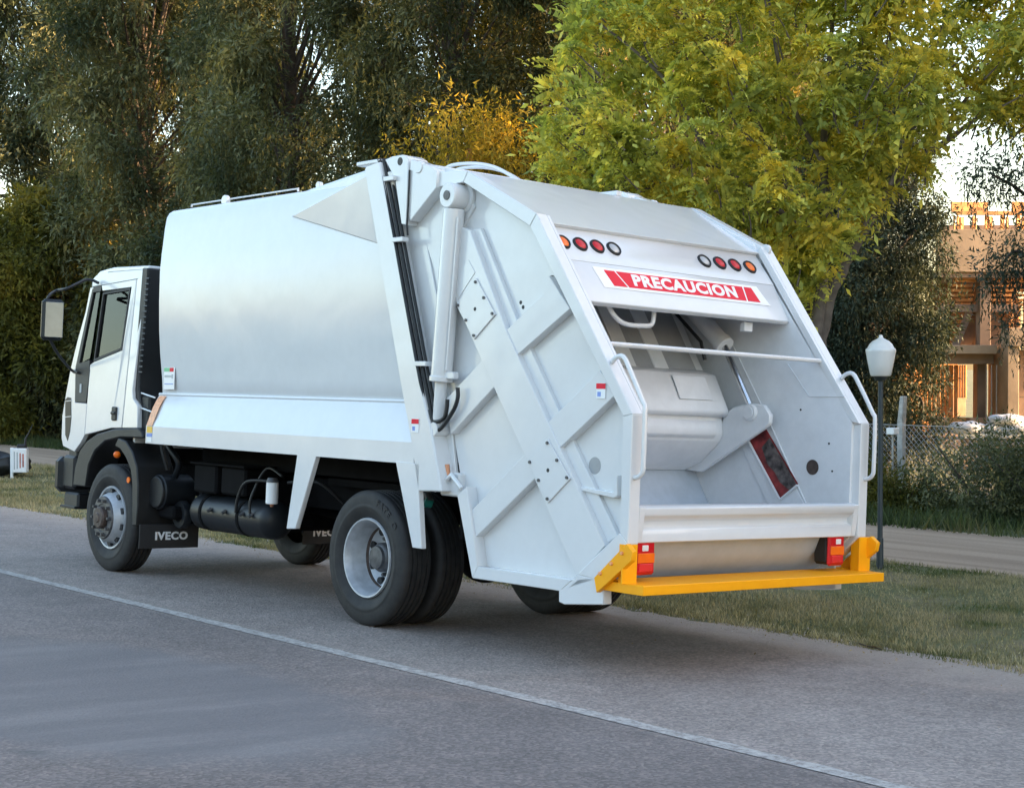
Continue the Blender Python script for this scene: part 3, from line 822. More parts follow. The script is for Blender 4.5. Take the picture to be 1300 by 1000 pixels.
# air intake stack behind the cab
stack = [(6.752, 2.909), (6.641, 2.904), (6.657, 2.457), (6.722, 1.935), (6.722, 1.755), (6.669, 1.607), (6.827, 1.679), (6.846, 1.769)]
pr('intake_stack', M['black'], T, stack, .62, 1.12, bev=.012)
for k in range(18):
    z = 2.80 - k * .052
    xm = 6.615 + (2.8 - z) * .072
    bx('louvre', M['tank'], T, (xm, 1.125, z), (.075, .02, .016), .003, Matrix.Rotation(R(12), 3, 'X'))
bx('intake_duct', M['black'], T, (6.62, .9, 1.5), (.16, .4, .4), .02)
for zz, py_ in ((1.70, 0), (1.56, 0)):
    tb('bracket_rod', M['white'], T, [(6.66, 1.12, zz + .02), (6.30, 1.17, zz - .02)], .008, 6)
# bumper, step, lower front
bx('bumper', M['tank'], T, (8.33, 0, .87), (.16, 2.34, .36), .05)
bx('bumper_core', M['black'], T, (8.15, 0, .90), (.28, 2.26, .34), .03)
bx('front_lower_panel', M['black'], T, (8.12, 0, 1.1), (.2, 2.2, .16), .02)
bx('cab_step', M['black'], T, (8.02, 1.02, .62), (.32, .26, .16), .02)
bx('cab_step', M['black'], T, (8.02, -1.02, .62), (.32, .26, .16), .02)
bx('step_tread', M['tank'], T, (8.02, 1.05, .555), (.34, .27, .025), .004)
# mud flap with lettering behind the front wheel
for s in (1, -1):
    fl = bx('mud_flap', M['rubber_trim'], T, (6.42, s * .90, .385), (.014, .62, .225), .004)
    text_mesh('lettering', 'IVECO', .10, M['letter'], fl, frame_mtx((6.411, s * .88, .385), (0, -1, 0), (0, 0, 1)), .002, .004, 1.12, 1.1)

# ---- tailgate
TG = empty('tailgate', parent=T)
Wm, WI = M['white'], M['white_in']
wall = [(2.568, 3.548), (2.299, 3.457), (1.849, 3.375), (1.067, 3.029), (0.064, 1.677), (0.063, 0.851), (0.374, 0.585), (0.702, 0.495), (1.619, 0.491), (1.813, 1.034), (1.805, 1.192), (1.883, 1.437), (2.090, 2.234), (2.421, 2.945), (2.564, 3.042)]
# O: outer rim line, I: inner rim line (side view, in order from the top front round to the lower front)
O = [(2.090, 3.389), (1.741, 3.359), (0.984, 3.002), (-0.002, 1.674), (-0.003, 0.858), (0.270, 0.614), (0.611, 0.503), (1.522, 0.495), (1.725, 1.062)]
I = [(2.082, 3.270), (1.790, 3.282), (1.048, 2.919), (0.083, 1.657), (0.075, 0.926), (0.455, 0.626), (0.491, 0.589), (1.462, 0.581), (1.623, 1.129)]
for s in (1, -1):
    pr('side_wall', Wm if s > 0 else WI, TG, wall, s * 1.115, s * 1.085, bev=0)
    for i in range(len(O) - 1):
        pr('rim_channel', Wm, TG, [O[i], O[i + 1], I[i + 1], I[i]], s * 1.206, s * 1.112, bev=.005)
    # inner face of the rear rim, as broad as a hand, seen from behind
    pr('rim_channel', Wm, TG, [O[2], O[3], (O[3][0] + .07, O[3][1] + .01), (O[2][0] + .055, O[2][1] - .06)], s * 1.112, s * 1.085, bev=.003)
    # diagonal guide channel and its cross members
    pr('guide_channel', Wm, TG, [(1.910, 2.991), (1.709, 2.939), (1.260, 2.210), (0.770, 1.557), (0.218, 0.834), (0.378, 0.669), (0.472, 0.614), (1.021, 1.361), (1.597, 2.110), (1.829, 2.422), (1.918, 2.680)], s * 1.195, s * 1.112, bev=.005)
    pr('guide_rib', Wm, TG, [(1.759, 2.946), (1.644, 2.950), (1.221, 2.304), (0.725, 1.645), (0.148, 0.899), (0.260, 0.830), (0.814, 1.557), (1.308, 2.214)], s * 1.15, s * 1.112, bev=.004)
    pr('cross_member', Wm, TG, [(1.281, 2.222), (0.911, 2.454), (0.862, 2.579), (0.639, 2.352), (1.154, 2.048)], s * 1.185, s * 1.112)
    pr('cross_member', Wm, TG, [(0.822, 1.595), (0.333, 1.948), (0.172, 1.798), (0.688, 1.432)], s * 1.185, s * 1.112)
    pr('cross_member', Wm, TG, [(1.659, 0.905), (1.018, 1.393), (0.889, 1.245), (1.561, 0.752)], s * 1.185, s * 1.112)
    pr('cross_member', Wm, TG, [(1.926, 1.734), (1.516, 2.022), (1.360, 1.847), (1.847, 1.488)], s * 1.185, s * 1.112)
    pr('upper_gusset', Wm, TG, [(2.154, 3.272), (1.842, 3.285), (1.742, 3.114), (1.876, 2.954), (1.808, 2.735), (1.966, 2.344), (2.225, 2.756), (2.389, 3.063)], s * 1.135, s * 1.112)
    # bolted cover plates
    for pl in ([(1.605, 2.592), (1.378, 2.332), (1.601, 2.160), (1.820, 2.410)], [(0.786, 1.491), (0.552, 1.240), (0.762, 1.067), (0.980, 1.336)]):
        cp = pr('cover_plate', Wm, TG, pl, s * 1.207, s * 1.196, bev=.002)
        cx = sum(p[0] for p in pl) / 4; cz = sum(p[1] for p in pl) / 4
        for i in range(4):
            a, b = Vector(pl[i]), Vector(pl[(i + 1) % 4]); cc = Vector((cx, cz))
            q = a + (cc - a) * .13
            cy('bolt', M['hubgrey'], cp, (q.x, s * 1.205, q.y), (q.x, s * 1.217, q.y), .011, None, 8)
            if i in (0, 2):
                q = (a + b) / 2; q = q + (cc - q) * .14
                cy('bolt', M['hubgrey'], cp, (q.x, s * 1.205, q.y), (q.x, s * 1.217, q.y), .011, None, 8)
        cy('grease_hole', M['rubber_trim'], cp, (cx, s * 1.206, cz), (cx, s * 1.2085, cz), .014, None, 12)
    pr('cover_plate', Wm, TG, [(1.806, 2.624), (1.705, 2.726), (1.628, 2.633), (1.745, 2.515), (1.804, 2.450)], s * 1.200, s * 1.194, bev=0)
    # holes and small fittings
    hx, hz = (0.418, 1.332)
    cy('drain_hole', M['grey_in'], TG, (hx, s * 1.1145, hz), (hx, s * 1.1165, hz), .056, None, 24)
    hx, hz = (0.904, 2.549)
    cy('drain_hole', M['rubber_trim'], TG, (hx, s * 1.1145, hz), (hx, s * 1.1165, hz), .04, None, 24)
    for hx, hz in [(1.217, 2.415), (1.190, 2.382)]:
        cy('small_hole', M['rubber_trim'], TG, (hx, s * 1.1145, hz), (hx, s * 1.1165, hz), .014, None, 14)
    pr('lamp_guard', Wm, TG, [(0.524, 1.193), (0.184, 1.172), (0.154, 1.284), (0.140, 1.155), (0.182, 1.137), (0.500, 1.168)], s * 1.17, s * 1.112)
    # top pivot brackets
    pb = pr('pivot_bracket', Wm, TG, [(2.398, 3.505), (2.155, 3.429), (2.068, 3.384), (2.070, 3.266), (2.373, 3.041), (2.412, 3.108)], s * 1.23, s * 1.10, bev=.006)
    cx, cz = (2.288, 3.433); cy('pivot_boss', Wm, TG, (cx, s * 1.20, cz), (cx, s * 1.238, cz), .045, None, 20, .004)
    pr('pivot_bracket', Wm, TG, [(2.717, 3.530), (2.628, 3.545), (2.489, 3.546), (2.418, 3.513), (2.413, 3.284), (2.415, 3.015), (2.475, 3.025), (2.576, 3.368)], s * 1.235, s * 1.05, bev=.006)
    cx, cz = (2.519, 3.498); cy('pivot_boss', M['black'], TG, (cx, s * 1.23, cz), (cx, s * 1.238, cz), .03, None, 20)
    tb('dark_slit', M['rubber_trim'], TG, [(x, s * y, z) for x, y, z in [(2.389, 1.240, 3.421), (2.391, 1.240, 3.152), (2.397, 1.240, 3.018), (2.382, 1.240, 2.936)]], .008, 6)  # black tube drawn for the shaded slit between the two brackets
    # lift ram with its crosswise pin
    e0 = (1.891, 1.200, 3.187); e1 = (1.951, 1.200, 1.875); e2 = (1.977, 1.180, 1.518)
    a0 = Vector((e0[0] - .02, s * 1.21, e0[2])); a1 = Vector((e1[0], s * 1.21, e1[2])); a2 = Vector((e2[0], s * 1.20, e2[2]))
    cy('ram_barrel', Wm, TG, a0 + (a1 - a0) * .07, a1, .078, None, 28, .004)
    cy('ram_collar', Wm, TG, a1 + (a0 - a1) * .02, a1 - (a0 - a1) * .012, .088, None, 28, .006)
    cy('ram_rod', Wm, TG, a1, a2, .045, None, 20)
    cy('ram_pin', Wm, TG, (a0.x, s * 1.285, a0.z), (a0.x, s * 1.09, a0.z), .092, None, 28, .008)
    cy('ram_pin_cap', M['hubgrey'], TG, (a0.x, s * 1.286, a0.z), (a0.x, s * 1.292, a0.z), .035, None, 16)
    cy('ram_collar', Wm, TG, (a0.x, s * 1.15, a0.z), (a0.x, s * 1.11, a0.z), .12, None, 28, .008)
    tb('ram_pipe', Wm, TG, [a0 + (a1 - a0) * .12 + Vector((-.09, s * .03, 0)), a0 + (a1 - a0) * .95 + Vector((-.09, s * .03, 0))], .010, 6)
    bx('ram_port', M['white'], TG, a1 + Vector((-.10, 0, .03)), (.14, .05, .05), .006)
    cy('ram_lower_pin', Wm, TG, (a2.x, s * 1.10, a2.z), (a2.x, s * 1.25, a2.z), .05, None, 20, .004)
    # foot under the side wall
    pr('foot', Wm, TG, [(0.623, 0.512), (0.619, 0.430), (0.565, 0.420), (0.196, 0.460), (0.207, 0.656), (0.271, 0.629), (0.446, 0.597), (0.526, 0.542)], s * 1.206, s * 1.13, bev=.006)
    # grab rail bent round the rear corner
    tb('grab_rail', Wm, TG, [(.235, s * 1.17, 2.00), (.20, s * 1.17, 2.03), (.135, s * 1.17, 2.035), (.07, s * 1.17, 1.95), (-.055, s * 1.17, 1.75), (-.075, s * 1.17, 1.70), (-.078, s * 1.17, 1.38), (-.07, s * 1.17, 1.31), (-.03, s * 1.17, 1.28), (.03, s * 1.17, 1.275)], .016, 10, 3)
red_sticker((0.308, 1.190, 1.816)); 
# tailgate roof plates
part('roof_plate', Wm, TG, lambda bm: prism(bm, [(2.60, 3.50), (2.12, 3.40), (1.745, 3.357), (1.0, 2.955), (1.04, 2.93), (1.76, 3.32), (2.12, 3.36), (2.60, 3.46)], -1.10, 1.10), .003)
for s in (1, -1):
    tb('roof_hose', M['white'], TG, [(x + .05 * s, y - .08 * s, z - .03) for x, y, z in [(3.552, 0.000, 3.689), (3.426, 0.000, 3.730), (3.133, 0.000, 3.718), (2.866, 0.000, 3.664), (2.635, 0.000, 3.566), (2.584, 0.000, 3.523)]], .015, 10, 6)
bx('roof_bracket', Wm, TG, (1.9, -.35, 3.39), (.2, .06, .04), .006)
cy('lifting_eye', Wm, TG, (.98, -1.16, 2.98), (.98, -1.13, 2.98), .045, None, 16, .004)
# hood: upper lamp panel, lower sign panel, lip
LP0, LP1, LP2 = (1.04, 2.950), (.835, 2.700), (.675, 2.420)
pr('lamp_panel', Wm, TG, [LP0, LP1, (.90, 2.69), (1.10, 2.93)], -1.084, 1.084, bev=.003)
pr('sign_panel', Wm, TG, [LP1, LP2, (.70, 2.395), (.76, 2.40), (.90, 2.69)], -1.084, 1.084, bev=.005)
pr('hood_ceiling', M['grey_in'], TG, [(.76, 2.41), (1.05, 2.88), (1.75, 3.27), (2.4, 3.32), (2.4, 3.36), (1.74, 3.31), (1.03, 2.92), (.74, 2.43)], -1.08, 1.08, bev=0)
def on_panel(a, b, y, t, off=0):
    """point on the sloping panel a-b at fraction t, lifted off its face"""
    a2, b2 = Vector(a), Vector(b); d = (b2 - a2); p = a2 + d * t; n_ = Vector((d.y, -d.x)).normalized()
    if n_.x > 0: n_ = -n_
    return Vector((p.x + n_.x * off, y, p.y + n_.y * off)), Vector((n_.x, 0, n_.y))
for k, y in enumerate((1.000, .840, .680, .520, -.408, -.575, -.741, -.911)):
    p, n_ = on_panel(LP0, LP1, y, .50)
    ring = part('lamp_grommet', M['rubber_trim'], TG, lambda bm: lathe(bm, [(0, .0), (.043, .006), (.046, .014), (.053, .018), (.059, .012), (.062, 0)], 28, 'z'), 0, 40)
    ring.matrix_local = frame_mtx(p, (0, -1, 0), (-n_.z, 0, n_.x)) if False else Matrix.Translation(p) @ n_.to_track_quat('Z', 'Y').to_matrix().to_4x4()
    m = M['amber'] if k in (0, 7) else M['red'] if k in (1, 2, 5, 6) else M['clear']
    lens = part('lamp_lens', m, ring, lambda bm: lathe(bm, [(0, .020), (.02, .019), (.038, .013), (.0465, .008)], 28, 'z'), 0, 60)
# sign
Ln = (Vector(LP2) - Vector(LP1)).length
p, n_ = on_panel(LP1, LP2, -.03, .36, .002)
up = Vector((LP1[0] - LP2[0], 0, LP1[1] - LP2[1])).normalized()
SM = frame_mtx(p, (0, -1, 0), up)
def flat(name, m, pts, dz, parent):
    bm = Bm(); prism(bm, pts, dz, dz + .0012, 'z')
    o = finish(name, bm, m, parent, 0, 0)
    if parent is TG: o.matrix_local = SM
    return o
hw, hh = .875, .082
sgn = flat('warning_sign', M['signwhite'], [(-hw + .01, hh), (hw - .05, hh), (hw + .03, -hh), (-hw + .06, -hh)], 0, TG)
rh = .062
def sk(x, t): return x + .032 * (1 - t)           # slanted ends
flat('sign_field', M['signred'], [(-.765, rh), (-.665, rh), (-.585, -rh), (-.715, -rh)], .0014, sgn)
flat('sign_field', M['signred'], [(-.650, rh), (.655, rh), (.645, -rh), (-.570, -rh)], .0014, sgn)
flat('sign_field', M['signred'], [(.672, rh), (.755, rh), (.80, -rh), (.660, -rh)], .0014, sgn)
text_mesh('lettering', 'PRECAUCION', .124, M['signwhite'], sgn, Matrix.Translation((.025, -.001, .0032)), .0006, .0055, 1.30, 1.10)
# bar across the opening
cy('cross_bar', Wm, TG, (.375, -1.085, 2.125), (.375, 1.085, 2.125), .0175, None, 12)
# bent handle under the hood
tb('bent_handle', WI, TG, [(0.800, 0.683, 2.414), (0.800, 0.636, 2.363), (0.800, 0.573, 2.319), (0.800, 0.488, 2.297), (0.800, 0.349, 2.298), (0.800, 0.256, 2.312), (0.800, 0.236, 2.380), (0.800, 0.238, 2.419)], .017, 10, 4)
bx('hood_bracket', WI, TG, (.78, -.72, 2.36), (.05, .09, .07), .004)

# hopper floor and belly
def belly(bm, off, y0, y1, prof):
    outp = prof; inn = []
    for i, p in enumerate(prof):
        a = Vector(prof[max(i - 1, 0)]); b = Vector(prof[min(i + 1, len(prof) - 1)]); d = (b - a).normalized()
        inn.append((p[0] + d.y * -off, p[1] + d.x * off))
    for i in range(len(prof) - 1):
        v = []
    prism(bm, outp + inn[::-1], y0, y1)
bell = [(.10, .90), (.16, .76), (.26, .655), (.40, .575), (.56, .535), (.74, .525), (.92, .55), (1.10, .62), (1.26, .74), (1.40, .92), (1.52, 1.10), (1.64, 1.30), (1.80, 1.62), (2.0, 2.0)]
part('hopper_floor', M['belly'], TG, lambda bm: belly(bm, .03, -1.084, 1.084, bell), 0, 40)
pr('bumper_sill', Wm, TG, [(.02, .862), (.02, .945), (.055, .960), (.055, .995), (.0, 1.035), (-.004, 1.085), (.03, 1.10), (.10, 1.10), (.14, 1.0), (.14, .862)], -1.112, 1.112, bev=.006)
for s in (1, -1):
    pr('sill_end', Wm, TG, [(-.004, 1.09), (0, 1.03), (.02, .865), (.10, .865), (.10, 1.09)], s * 1.112, s * 1.06, bev=.004)
    # inner guide tracks on the walls
    pr('track_plate', WI, TG, [(1.026, 1.522), (0.874, 1.635), (0.461, 1.059), (0.739, 1.040)], s * 1.084, s * 1.072, bev=.002) if s < 0 else None
    pr('track_plate', WI, TG, [(1.103, 1.471), (1.027, 1.534), (0.671, 1.068), (0.739, 1.040), (0.808, 1.036)], s * 1.084, s * 1.074, bev=.002) if s < 0 else None
slot = pr('track_slot', M['redprimer'], TG, [(1.025, 1.522), (0.865, 1.624), (0.526, 1.212), (0.687, 1.097)], -1.074, -1.069, bev=0)
pr('slot_metal', M['scuffed'], TG, [(0.887, 1.467), (0.813, 1.542), (0.540, 1.211), (0.605, 1.161), (0.698, 1.214), (0.747, 1.283), (0.819, 1.339)], -1.069, -1.066, bev=0)  # dark scuffed metal in the middle of the slot
tb('slot_edge', WI, TG, [(1.033, -1.060, 1.534), (0.686, -1.060, 1.085), (0.525, -1.060, 1.201)], .010, 6)
tb('weld_seam', WI, TG, [(1.264, -1.080, 2.300), (0.854, -1.080, 1.696), (0.446, -1.080, 1.060)], .006, 6)
tb('weld_seam', WI, TG, [(0.673, -1.080, 2.103), (0.460, -1.080, 1.863), (0.135, -1.080, 1.868)], .0035, 6)
hx, hz = (0.407, 1.341); cy('drain_hole', M['rust'], TG, (hx, -1.0845, hz), (hx, -1.081, hz), .056, None, 24)
for hx, hz in [(0.263, 1.521), (0.225, 1.321), (0.537, 1.762)]: cy('small_hole', M['tank'], TG, (hx, -1.0845, hz), (hx, -1.082, hz), .008, None, 10)

# packer: slide plate above, blade below, side arms
pr('slide_plate', M['grey_in'], TG, [(1.40, 2.00), (2.15, 3.15), (2.22, 3.12), (1.50, 1.96)], -.90, 1.0, bev=.004)
for y in (.72, .30, -.15, -.5):
    def ribf(bm, y=y):
        prism(bm, [(1.385, 2.0), (2.12, 3.13), (2.15, 3.10), (1.42, 1.97)], y - .075, y + .075)
    part('plate_rib', WI, TG, ribf, .003)
blade = pr('packer_blade', WI, TG, [(1.36, 2.03), (1.28, 2.01), (1.135, 1.745), (1.13, 1.715), (1.15, 1.69), (1.20, 1.685), (1.195, 1.66), (1.18, 1.56), (1.205, 1.50), (1.39, 1.335), (1.55, 1.27), (1.56, 1.262), (1.64, 1.27), (1.62, 1.9), (1.45, 2.05)], -.955, 1.05, bev=.006)
pr('blade_step', WI, TG, [(1.175, 1.655), (1.155, 1.60), (1.160, 1.545), (1.19, 1.52), (1.25, 1.66)], -.86, 1.04, bev=.006)
bx('blade_patch', WI, TG, (0, 0, 0), (.005, .36, .20), .001).matrix_local = Matrix.Translation((1.205, -.62, 1.90)) @ Matrix.Rotation(R(28), 4, 'Y')
for s in (-1, 1):
    pr('blade_arm', WI, TG, [(1.182, 1.703), (1.101, 1.765), (0.921, 1.802), (0.788, 1.789), (0.723, 1.714), (0.728, 1.649), (0.787, 1.606), (1.346, 1.288), (1.411, 1.254), (1.571, 1.265), (1.400, 1.372), (1.251, 1.533)], s * .957, s * 1.0, bev=.008)
    cx, cz = (0.911, 1.728)
    cy('pivot_pin', WI, TG, (cx, s * .93, cz), (cx, s * 1.084, cz), .066, None, 28, .008)
    cy('pivot_cap', WI, TG, (cx, s * .925, cz), (cx, s * .915, cz), .05, None, 24, .003)
    a = Vector((1.503, -0.950, 2.493)); b = Vector((1.202, -0.950, 2.242)); c_ = Vector((0.943, -0.980, 1.787))
    for v in (a, b, c_): v.y = s * abs(v.y)
    up_ = a + (a - b) * 1.6
    cy('packer_cylinder', WI, TG, up_, b, .068, None, 26, .005)
    cy('cylinder_gland', WI, TG, b + (a - b) * .10, b - (a - b) * .05, .078, None, 26, .005)
    cy('chrome_rod', M['chrome'], TG, b, c_, .026, None, 18)
    tb('hydraulic_hose', M['black'], TG, [up_ + Vector((.12, -s * .13, 0)), b + Vector((.12, -s * .13, .02)), b + Vector((.10, -s * .10, -.12))], .014, 8)
    pr('guide_rail', WI, TG, [(1.35, 1.86), (1.42, 1.80), (2.2, 3.0), (2.12, 3.05)], s * .93, s * 1.02, bev=.004)

# tail lamps
for (y0, y1) in ((.92, 1.10), (-1.01, -.83)):
    ym = (y0 + y1) / 2
    tl = bx('tail_lamp', M['rubber_trim'], TG, (.115, ym, .768), (.13, .165, .21), .02)
    bx('lamp_lens', M['red'], tl, (.045, ym, .768), (.035, .175, .222), .016)
    bx('lamp_lens', M['amber'], tl, (.026, ym, .765), (.008, .15, .062), .003)
    bx('lamp_lens', M['redglow'], tl, (.026, ym, .705), (.008, .12, .05), .003)
    bx('lamp_lens', M['whitelens'], tl, (.026, ym - .01 + (.02 if ym > 0 else 0), .828), (.008, .055, .038), .003)

# orange rear step
ST = empty('rear_step', parent=T)
OR = M['orange']
bx('step_board', OR, ST, (.03, 0, .585), (.39, 2.44, .062), .004)
for k in range(0): pass
for s in (1, -1):
    pr('step_plate', OR, ST, [(-.0, .858), (.0, .80), (.215, .635), (.30, .56), (.255, .535), (.225, .62)][:0] + [(-0.037, 0.867), (-0.095, 0.823), (-0.084, 0.764), (0.105, 0.618), (0.215, 0.536), (0.242, 0.628)], s * 1.213, s * 1.255, bev=.003)
    bx('step_post', OR, ST, (.035, s * 1.17, .735), (.075, .075, .245), .003)
    bx('step_flange', OR, ST, (-.005, s * 1.19, .735), (.012, .13, .245), .002)
    for q in [(-0.005, 0.806), (0.086, 0.733), (0.183, 0.662)]:
        cy('bolt', M['stkorange'], ST, (q[0], s * 1.253, q[1]), (q[0], s * 1.268, q[1]), .013, .011, 6)
    bx('step_arm', OR, ST, (.22, s * 1.17, .60), (.16, .06, .05), .003)
cy('drain_plug', M['stkgrey'], TG, (.6, -.35, .50), (.6, -.35, .55), .03, None, 10)
for n_ in ('tyre',): pass

# ------------------------------------------------------------------ plants
def mk_leaf(name, dark, light, hot, trans=.4, rough=.55, nscale=.35, hotpos=.62):
    m, nt, b = new_mat(name)
    L = nt.links
    g = nt.nodes.new('ShaderNodeNewGeometry')
    n = noise(nt, nscale, 3, .6)
    a = ramp(nt, n.outputs[0], [(.38, dark), (hotpos - .08, light), (hotpos + .06, hot)])
    r = ramp(nt, g.outputs['Random Per Island'], [(0, (.55, .6, .55)), (.5, (.95, .95, .9)), (1, (1.5, 1.4, 1.15))])
    c = mix(nt, 1.0, a.outputs[0], r.outputs[0], 'MULTIPLY')
    L.new(c, b.inputs['Base Color'])
    b.inputs['Roughness'].default_value = rough
    b.inputs['Specular IOR Level'].default_value = .15
    t = nt.nodes.new('ShaderNodeBsdfTranslucent')
    L.new(mix(nt, 1.0, c, (1.25, 1.15, .55), 'MULTIPLY'), t.inputs[0])
    ms = nt.nodes.new('ShaderNodeMixShader'); ms.inputs[0].default_value = trans
    out = [x for x in nt.nodes if x.type == 'OUTPUT_MATERIAL'][0]
    L.new(b.outputs[0], ms.inputs[1]); L.new(t.outputs[0], ms.inputs[2]); L.new(ms.outputs[0], out.inputs[0])
    return m

ML_MELIA = mk_leaf('yellow_green_leaf', (.36, .42, .13), (.58, .62, .19), (.76, .66, .15), .5, nscale=1.6, hotpos=.56)
ML_DARK = mk_leaf('dark_drooping_leaf', (.036, .048, .026), (.105, .112, .058), (.26, .20, .06), .3, nscale=.55, hotpos=.66)
ML_WEEP = mk_leaf('weeping_leaf', (.035, .052, .042), (.070, .092, .068), (.12, .12, .06), .12, nscale=.6, hotpos=.72)
ML_GREY = mk_leaf('grey_green_leaf', (.060, .080, .050), (.175, .190, .115), (.30, .26, .11), .3, nscale=.55, hotpos=.64)
ML_YEL = mk_leaf('olive_leaf', (.06, .068, .022), (.14, .14, .035), (.28, .22, .045), .4, nscale=.5, hotpos=.6)
ML_SHRUB = mk_leaf('shrub_leaf', (.045, .07, .034), (.08, .11, .05), (.17, .155, .09), .3, nscale=.7, hotpos=.62)
ML_GRASS = mk_leaf('grass_blade', (.11, .13, .055), (.21, .20, .11), (.38, .33, .22), .2, .8, nscale=.8, hotpos=.48)
MBARK = mat('grey_bark', (.13, .11, .095), .9, var=.4, vscale=5, bstr=.8, bscale=22)
MBARKD = mat('dark_bark', (.07, .055, .045), .9, var=.4, vscale=4, bstr=.8, bscale=18)

def np_mesh(name, V, F, m, parent=None):
    """V (n,3); F (k,4) or (k,3)"""
    V = np.ascontiguousarray(V, dtype=np.float32); F = np.ascontiguousarray(F, dtype=np.int32)
    me = bpy.data.meshes.new(name)
    k, c = F.shape
    me.vertices.add(len(V)); me.vertices.foreach_set('co', V.ravel())
    me.loops.add(k * c); me.loops.foreach_set('vertex_index', F.ravel())
    me.polygons.add(k); me.polygons.foreach_set('loop_start', np.arange(0, k * c, c, dtype=np.int32))
    me.update(calc_edges=True)
    me.materials.append(m)
    o = bpy.data.objects.new(name, me); COL.objects.link(o)
    if parent: o.parent = parent
    return o

def basis(d, up=None):
    """orthonormal frames (n,3,3) with columns x=d, y, z"""
    d = d / np.linalg.norm(d, axis=1, keepdims=True)
    r = rng.normal(size=d.shape) if up is None else up
    y = np.cross(r, d); y /= np.linalg.norm(y, axis=1, keepdims=True) + 1e-9
    z = np.cross(d, y)
    return np.stack([d, y, z], axis=2)

def leaf_tpl_pinnate(n=7, L=.22, w=.050, l=.072, droop=.8):
    """a feather of leaflet pairs; returns quads (k,4,3) growing along +x, drooping -z"""
    q = []
    for i in range(n):
        t = (i + 1) / n; x = L * t; z = -droop * L * t * t
        s = math.sin(PI * min(1, t * .85 + .18)) * .9 + .15
        for sg in (1, -1):
            dx, dy = l * s * .62, l * s * .8 * sg
            ww = w * .5 * s
            q.append([(x, 0, z), (x + dx * .5 + ww, dy * .5 - ww * sg * .3, z + .012), (x + dx, dy, z - .25 * l * s), (x + dx * .5 - ww, dy * .5 + ww * sg * .3, z)])
    q.append([(L * .95, 0, -droop * L * .9), (L + l * .4, w * .4, -droop * L), (L + l, 0, -droop * L - l * .4), (L + l * .4, -w * .4, -droop * L)])
    return np.array(q)

def tpl_rosette(nl=7, **k):
    base = leaf_tpl_pinnate(**k); out = []
    for i in range(nl):
        a = 2 * PI * i / nl + random.uniform(-.25, .25); e = random.uniform(-.1, .45)
        ca, sa, ce, se = math.cos(a), math.sin(a), math.cos(e), math.sin(e)
        Ry = np.array([[ce, 0, -se], [0, 1, 0], [se, 0, ce]]); Rz = np.array([[ca, -sa, 0], [sa, ca, 0], [0, 0, 1]])
        sc = random.uniform(.75, 1.1)
        out.append((base * sc) @ (Rz @ Ry).T)
    return np.concatenate(out)

def tpl_strand(L=.8, n=22, l=.10, w=.020):
    """a hanging string of narrow leaves, along -z"""
    q = []; x = y = 0.
    for i in range(n):
        z = -L * i / n; x += random.uniform(-.02, .02); y += random.uniform(-.02, .02)
        a = random.uniform(0, 2 * PI); d = np.array([math.cos(a) * .55, math.sin(a) * .55, -.8]) * l * random.uniform(.7, 1.2)
        s = np.array([-math.sin(a), math.cos(a), random.uniform(-.3, .3)]) * w
        p = np.array([x, y, z]); q.append([p - s * .7, p + s * .9 + d * .2, p + d])
    return np.array(q)

def tpl_tuft(n=36, r=.36, l=.11, w=.026):
    q = []
    for i in range(n):
        p = np.random.default_rng(i + 5).normal(size=3); p = p / np.linalg.norm(p) * r * random.uniform(.3, 1)
        d = p / r + np.array([random.uniform(-.5, .5), random.uniform(-.5, .5), random.uniform(-.7, .3)]); d = d / np.linalg.norm(d) * l
        s = np.cross(d, [random.uniform(-1, 1), random.uniform(-1, 1), 1]); s = s / np.linalg.norm(s) * w
        q.append([p - s * .7, p + s * .9 + d * .2, p + d])
    return np.array(q)

ROS = [tpl_rosette(6) for _ in range(4)]
STR = [tpl_strand() for _ in range(6)]
STR_L = [tpl_strand(1.1, 18, .15, .032) for _ in range(4)]
TUF = [tpl_tuft() for _ in range(5)]

def place(tpls, P, frames=None, scale=None):
    """stamp templates at points P (n,3) -> (quads,4,3)"""
    out = []; n = len(P); pick = rng.integers(0, len(tpls), n)
    if scale is None: scale = rng.uniform(.75, 1.25, n)
    for k, t in enumerate(tpls):
        idx = np.where(pick == k)[0]
        if not len(idx): continue
        q = t[None] * scale[idx, None, None, None]
        if frames is not None:
            q = np.einsum('nij,nqvj->nqvi', frames[idx], q)
        q = q + P[idx, None, None, :]
        out.append(q.reshape(-1, t.shape[1], 3))
    return np.concatenate(out)

def zrot(n, tilt=.25):
    a = rng.uniform(0, 2 * PI, n); c, s = np.cos(a), np.sin(a); F = np.zeros((n, 3, 3))
    F[:, 0, 0] = c; F[:, 0, 1] = -s; F[:, 1, 0] = s; F[:, 1, 1] = c; F[:, 2, 2] = 1
    tx, ty = rng.normal(0, tilt, n), rng.normal(0, tilt, n)
    T1 = np.zeros((n, 3, 3)); T1[:, 0, 0] = 1; T1[:, 1, 1] = 1; T1[:, 2, 2] = 1
    T1[:, 0, 2] = tx; T1[:, 2, 0] = -tx; T1[:, 1, 2] = ty; T1[:, 2, 1] = -ty
    return np.einsum('nij,njk->nik', T1, F)

def quads_to(name, Q, m, parent=None):
    k, c = Q.shape[:2]
    return np_mesh(name, Q.reshape(-1, 3), np.arange(k * c).reshape(k, c), m, parent)

def ell_pts(n, c, r, shell=.55):
    p = rng.normal(size=(n, 3)); p /= np.linalg.norm(p, axis=1, keepdims=True)
    p *= (shell + (1 - shell) * rng.uniform(0, 1, (n, 1)) ** .6)
    return p * np.array(r) + np.array(c)

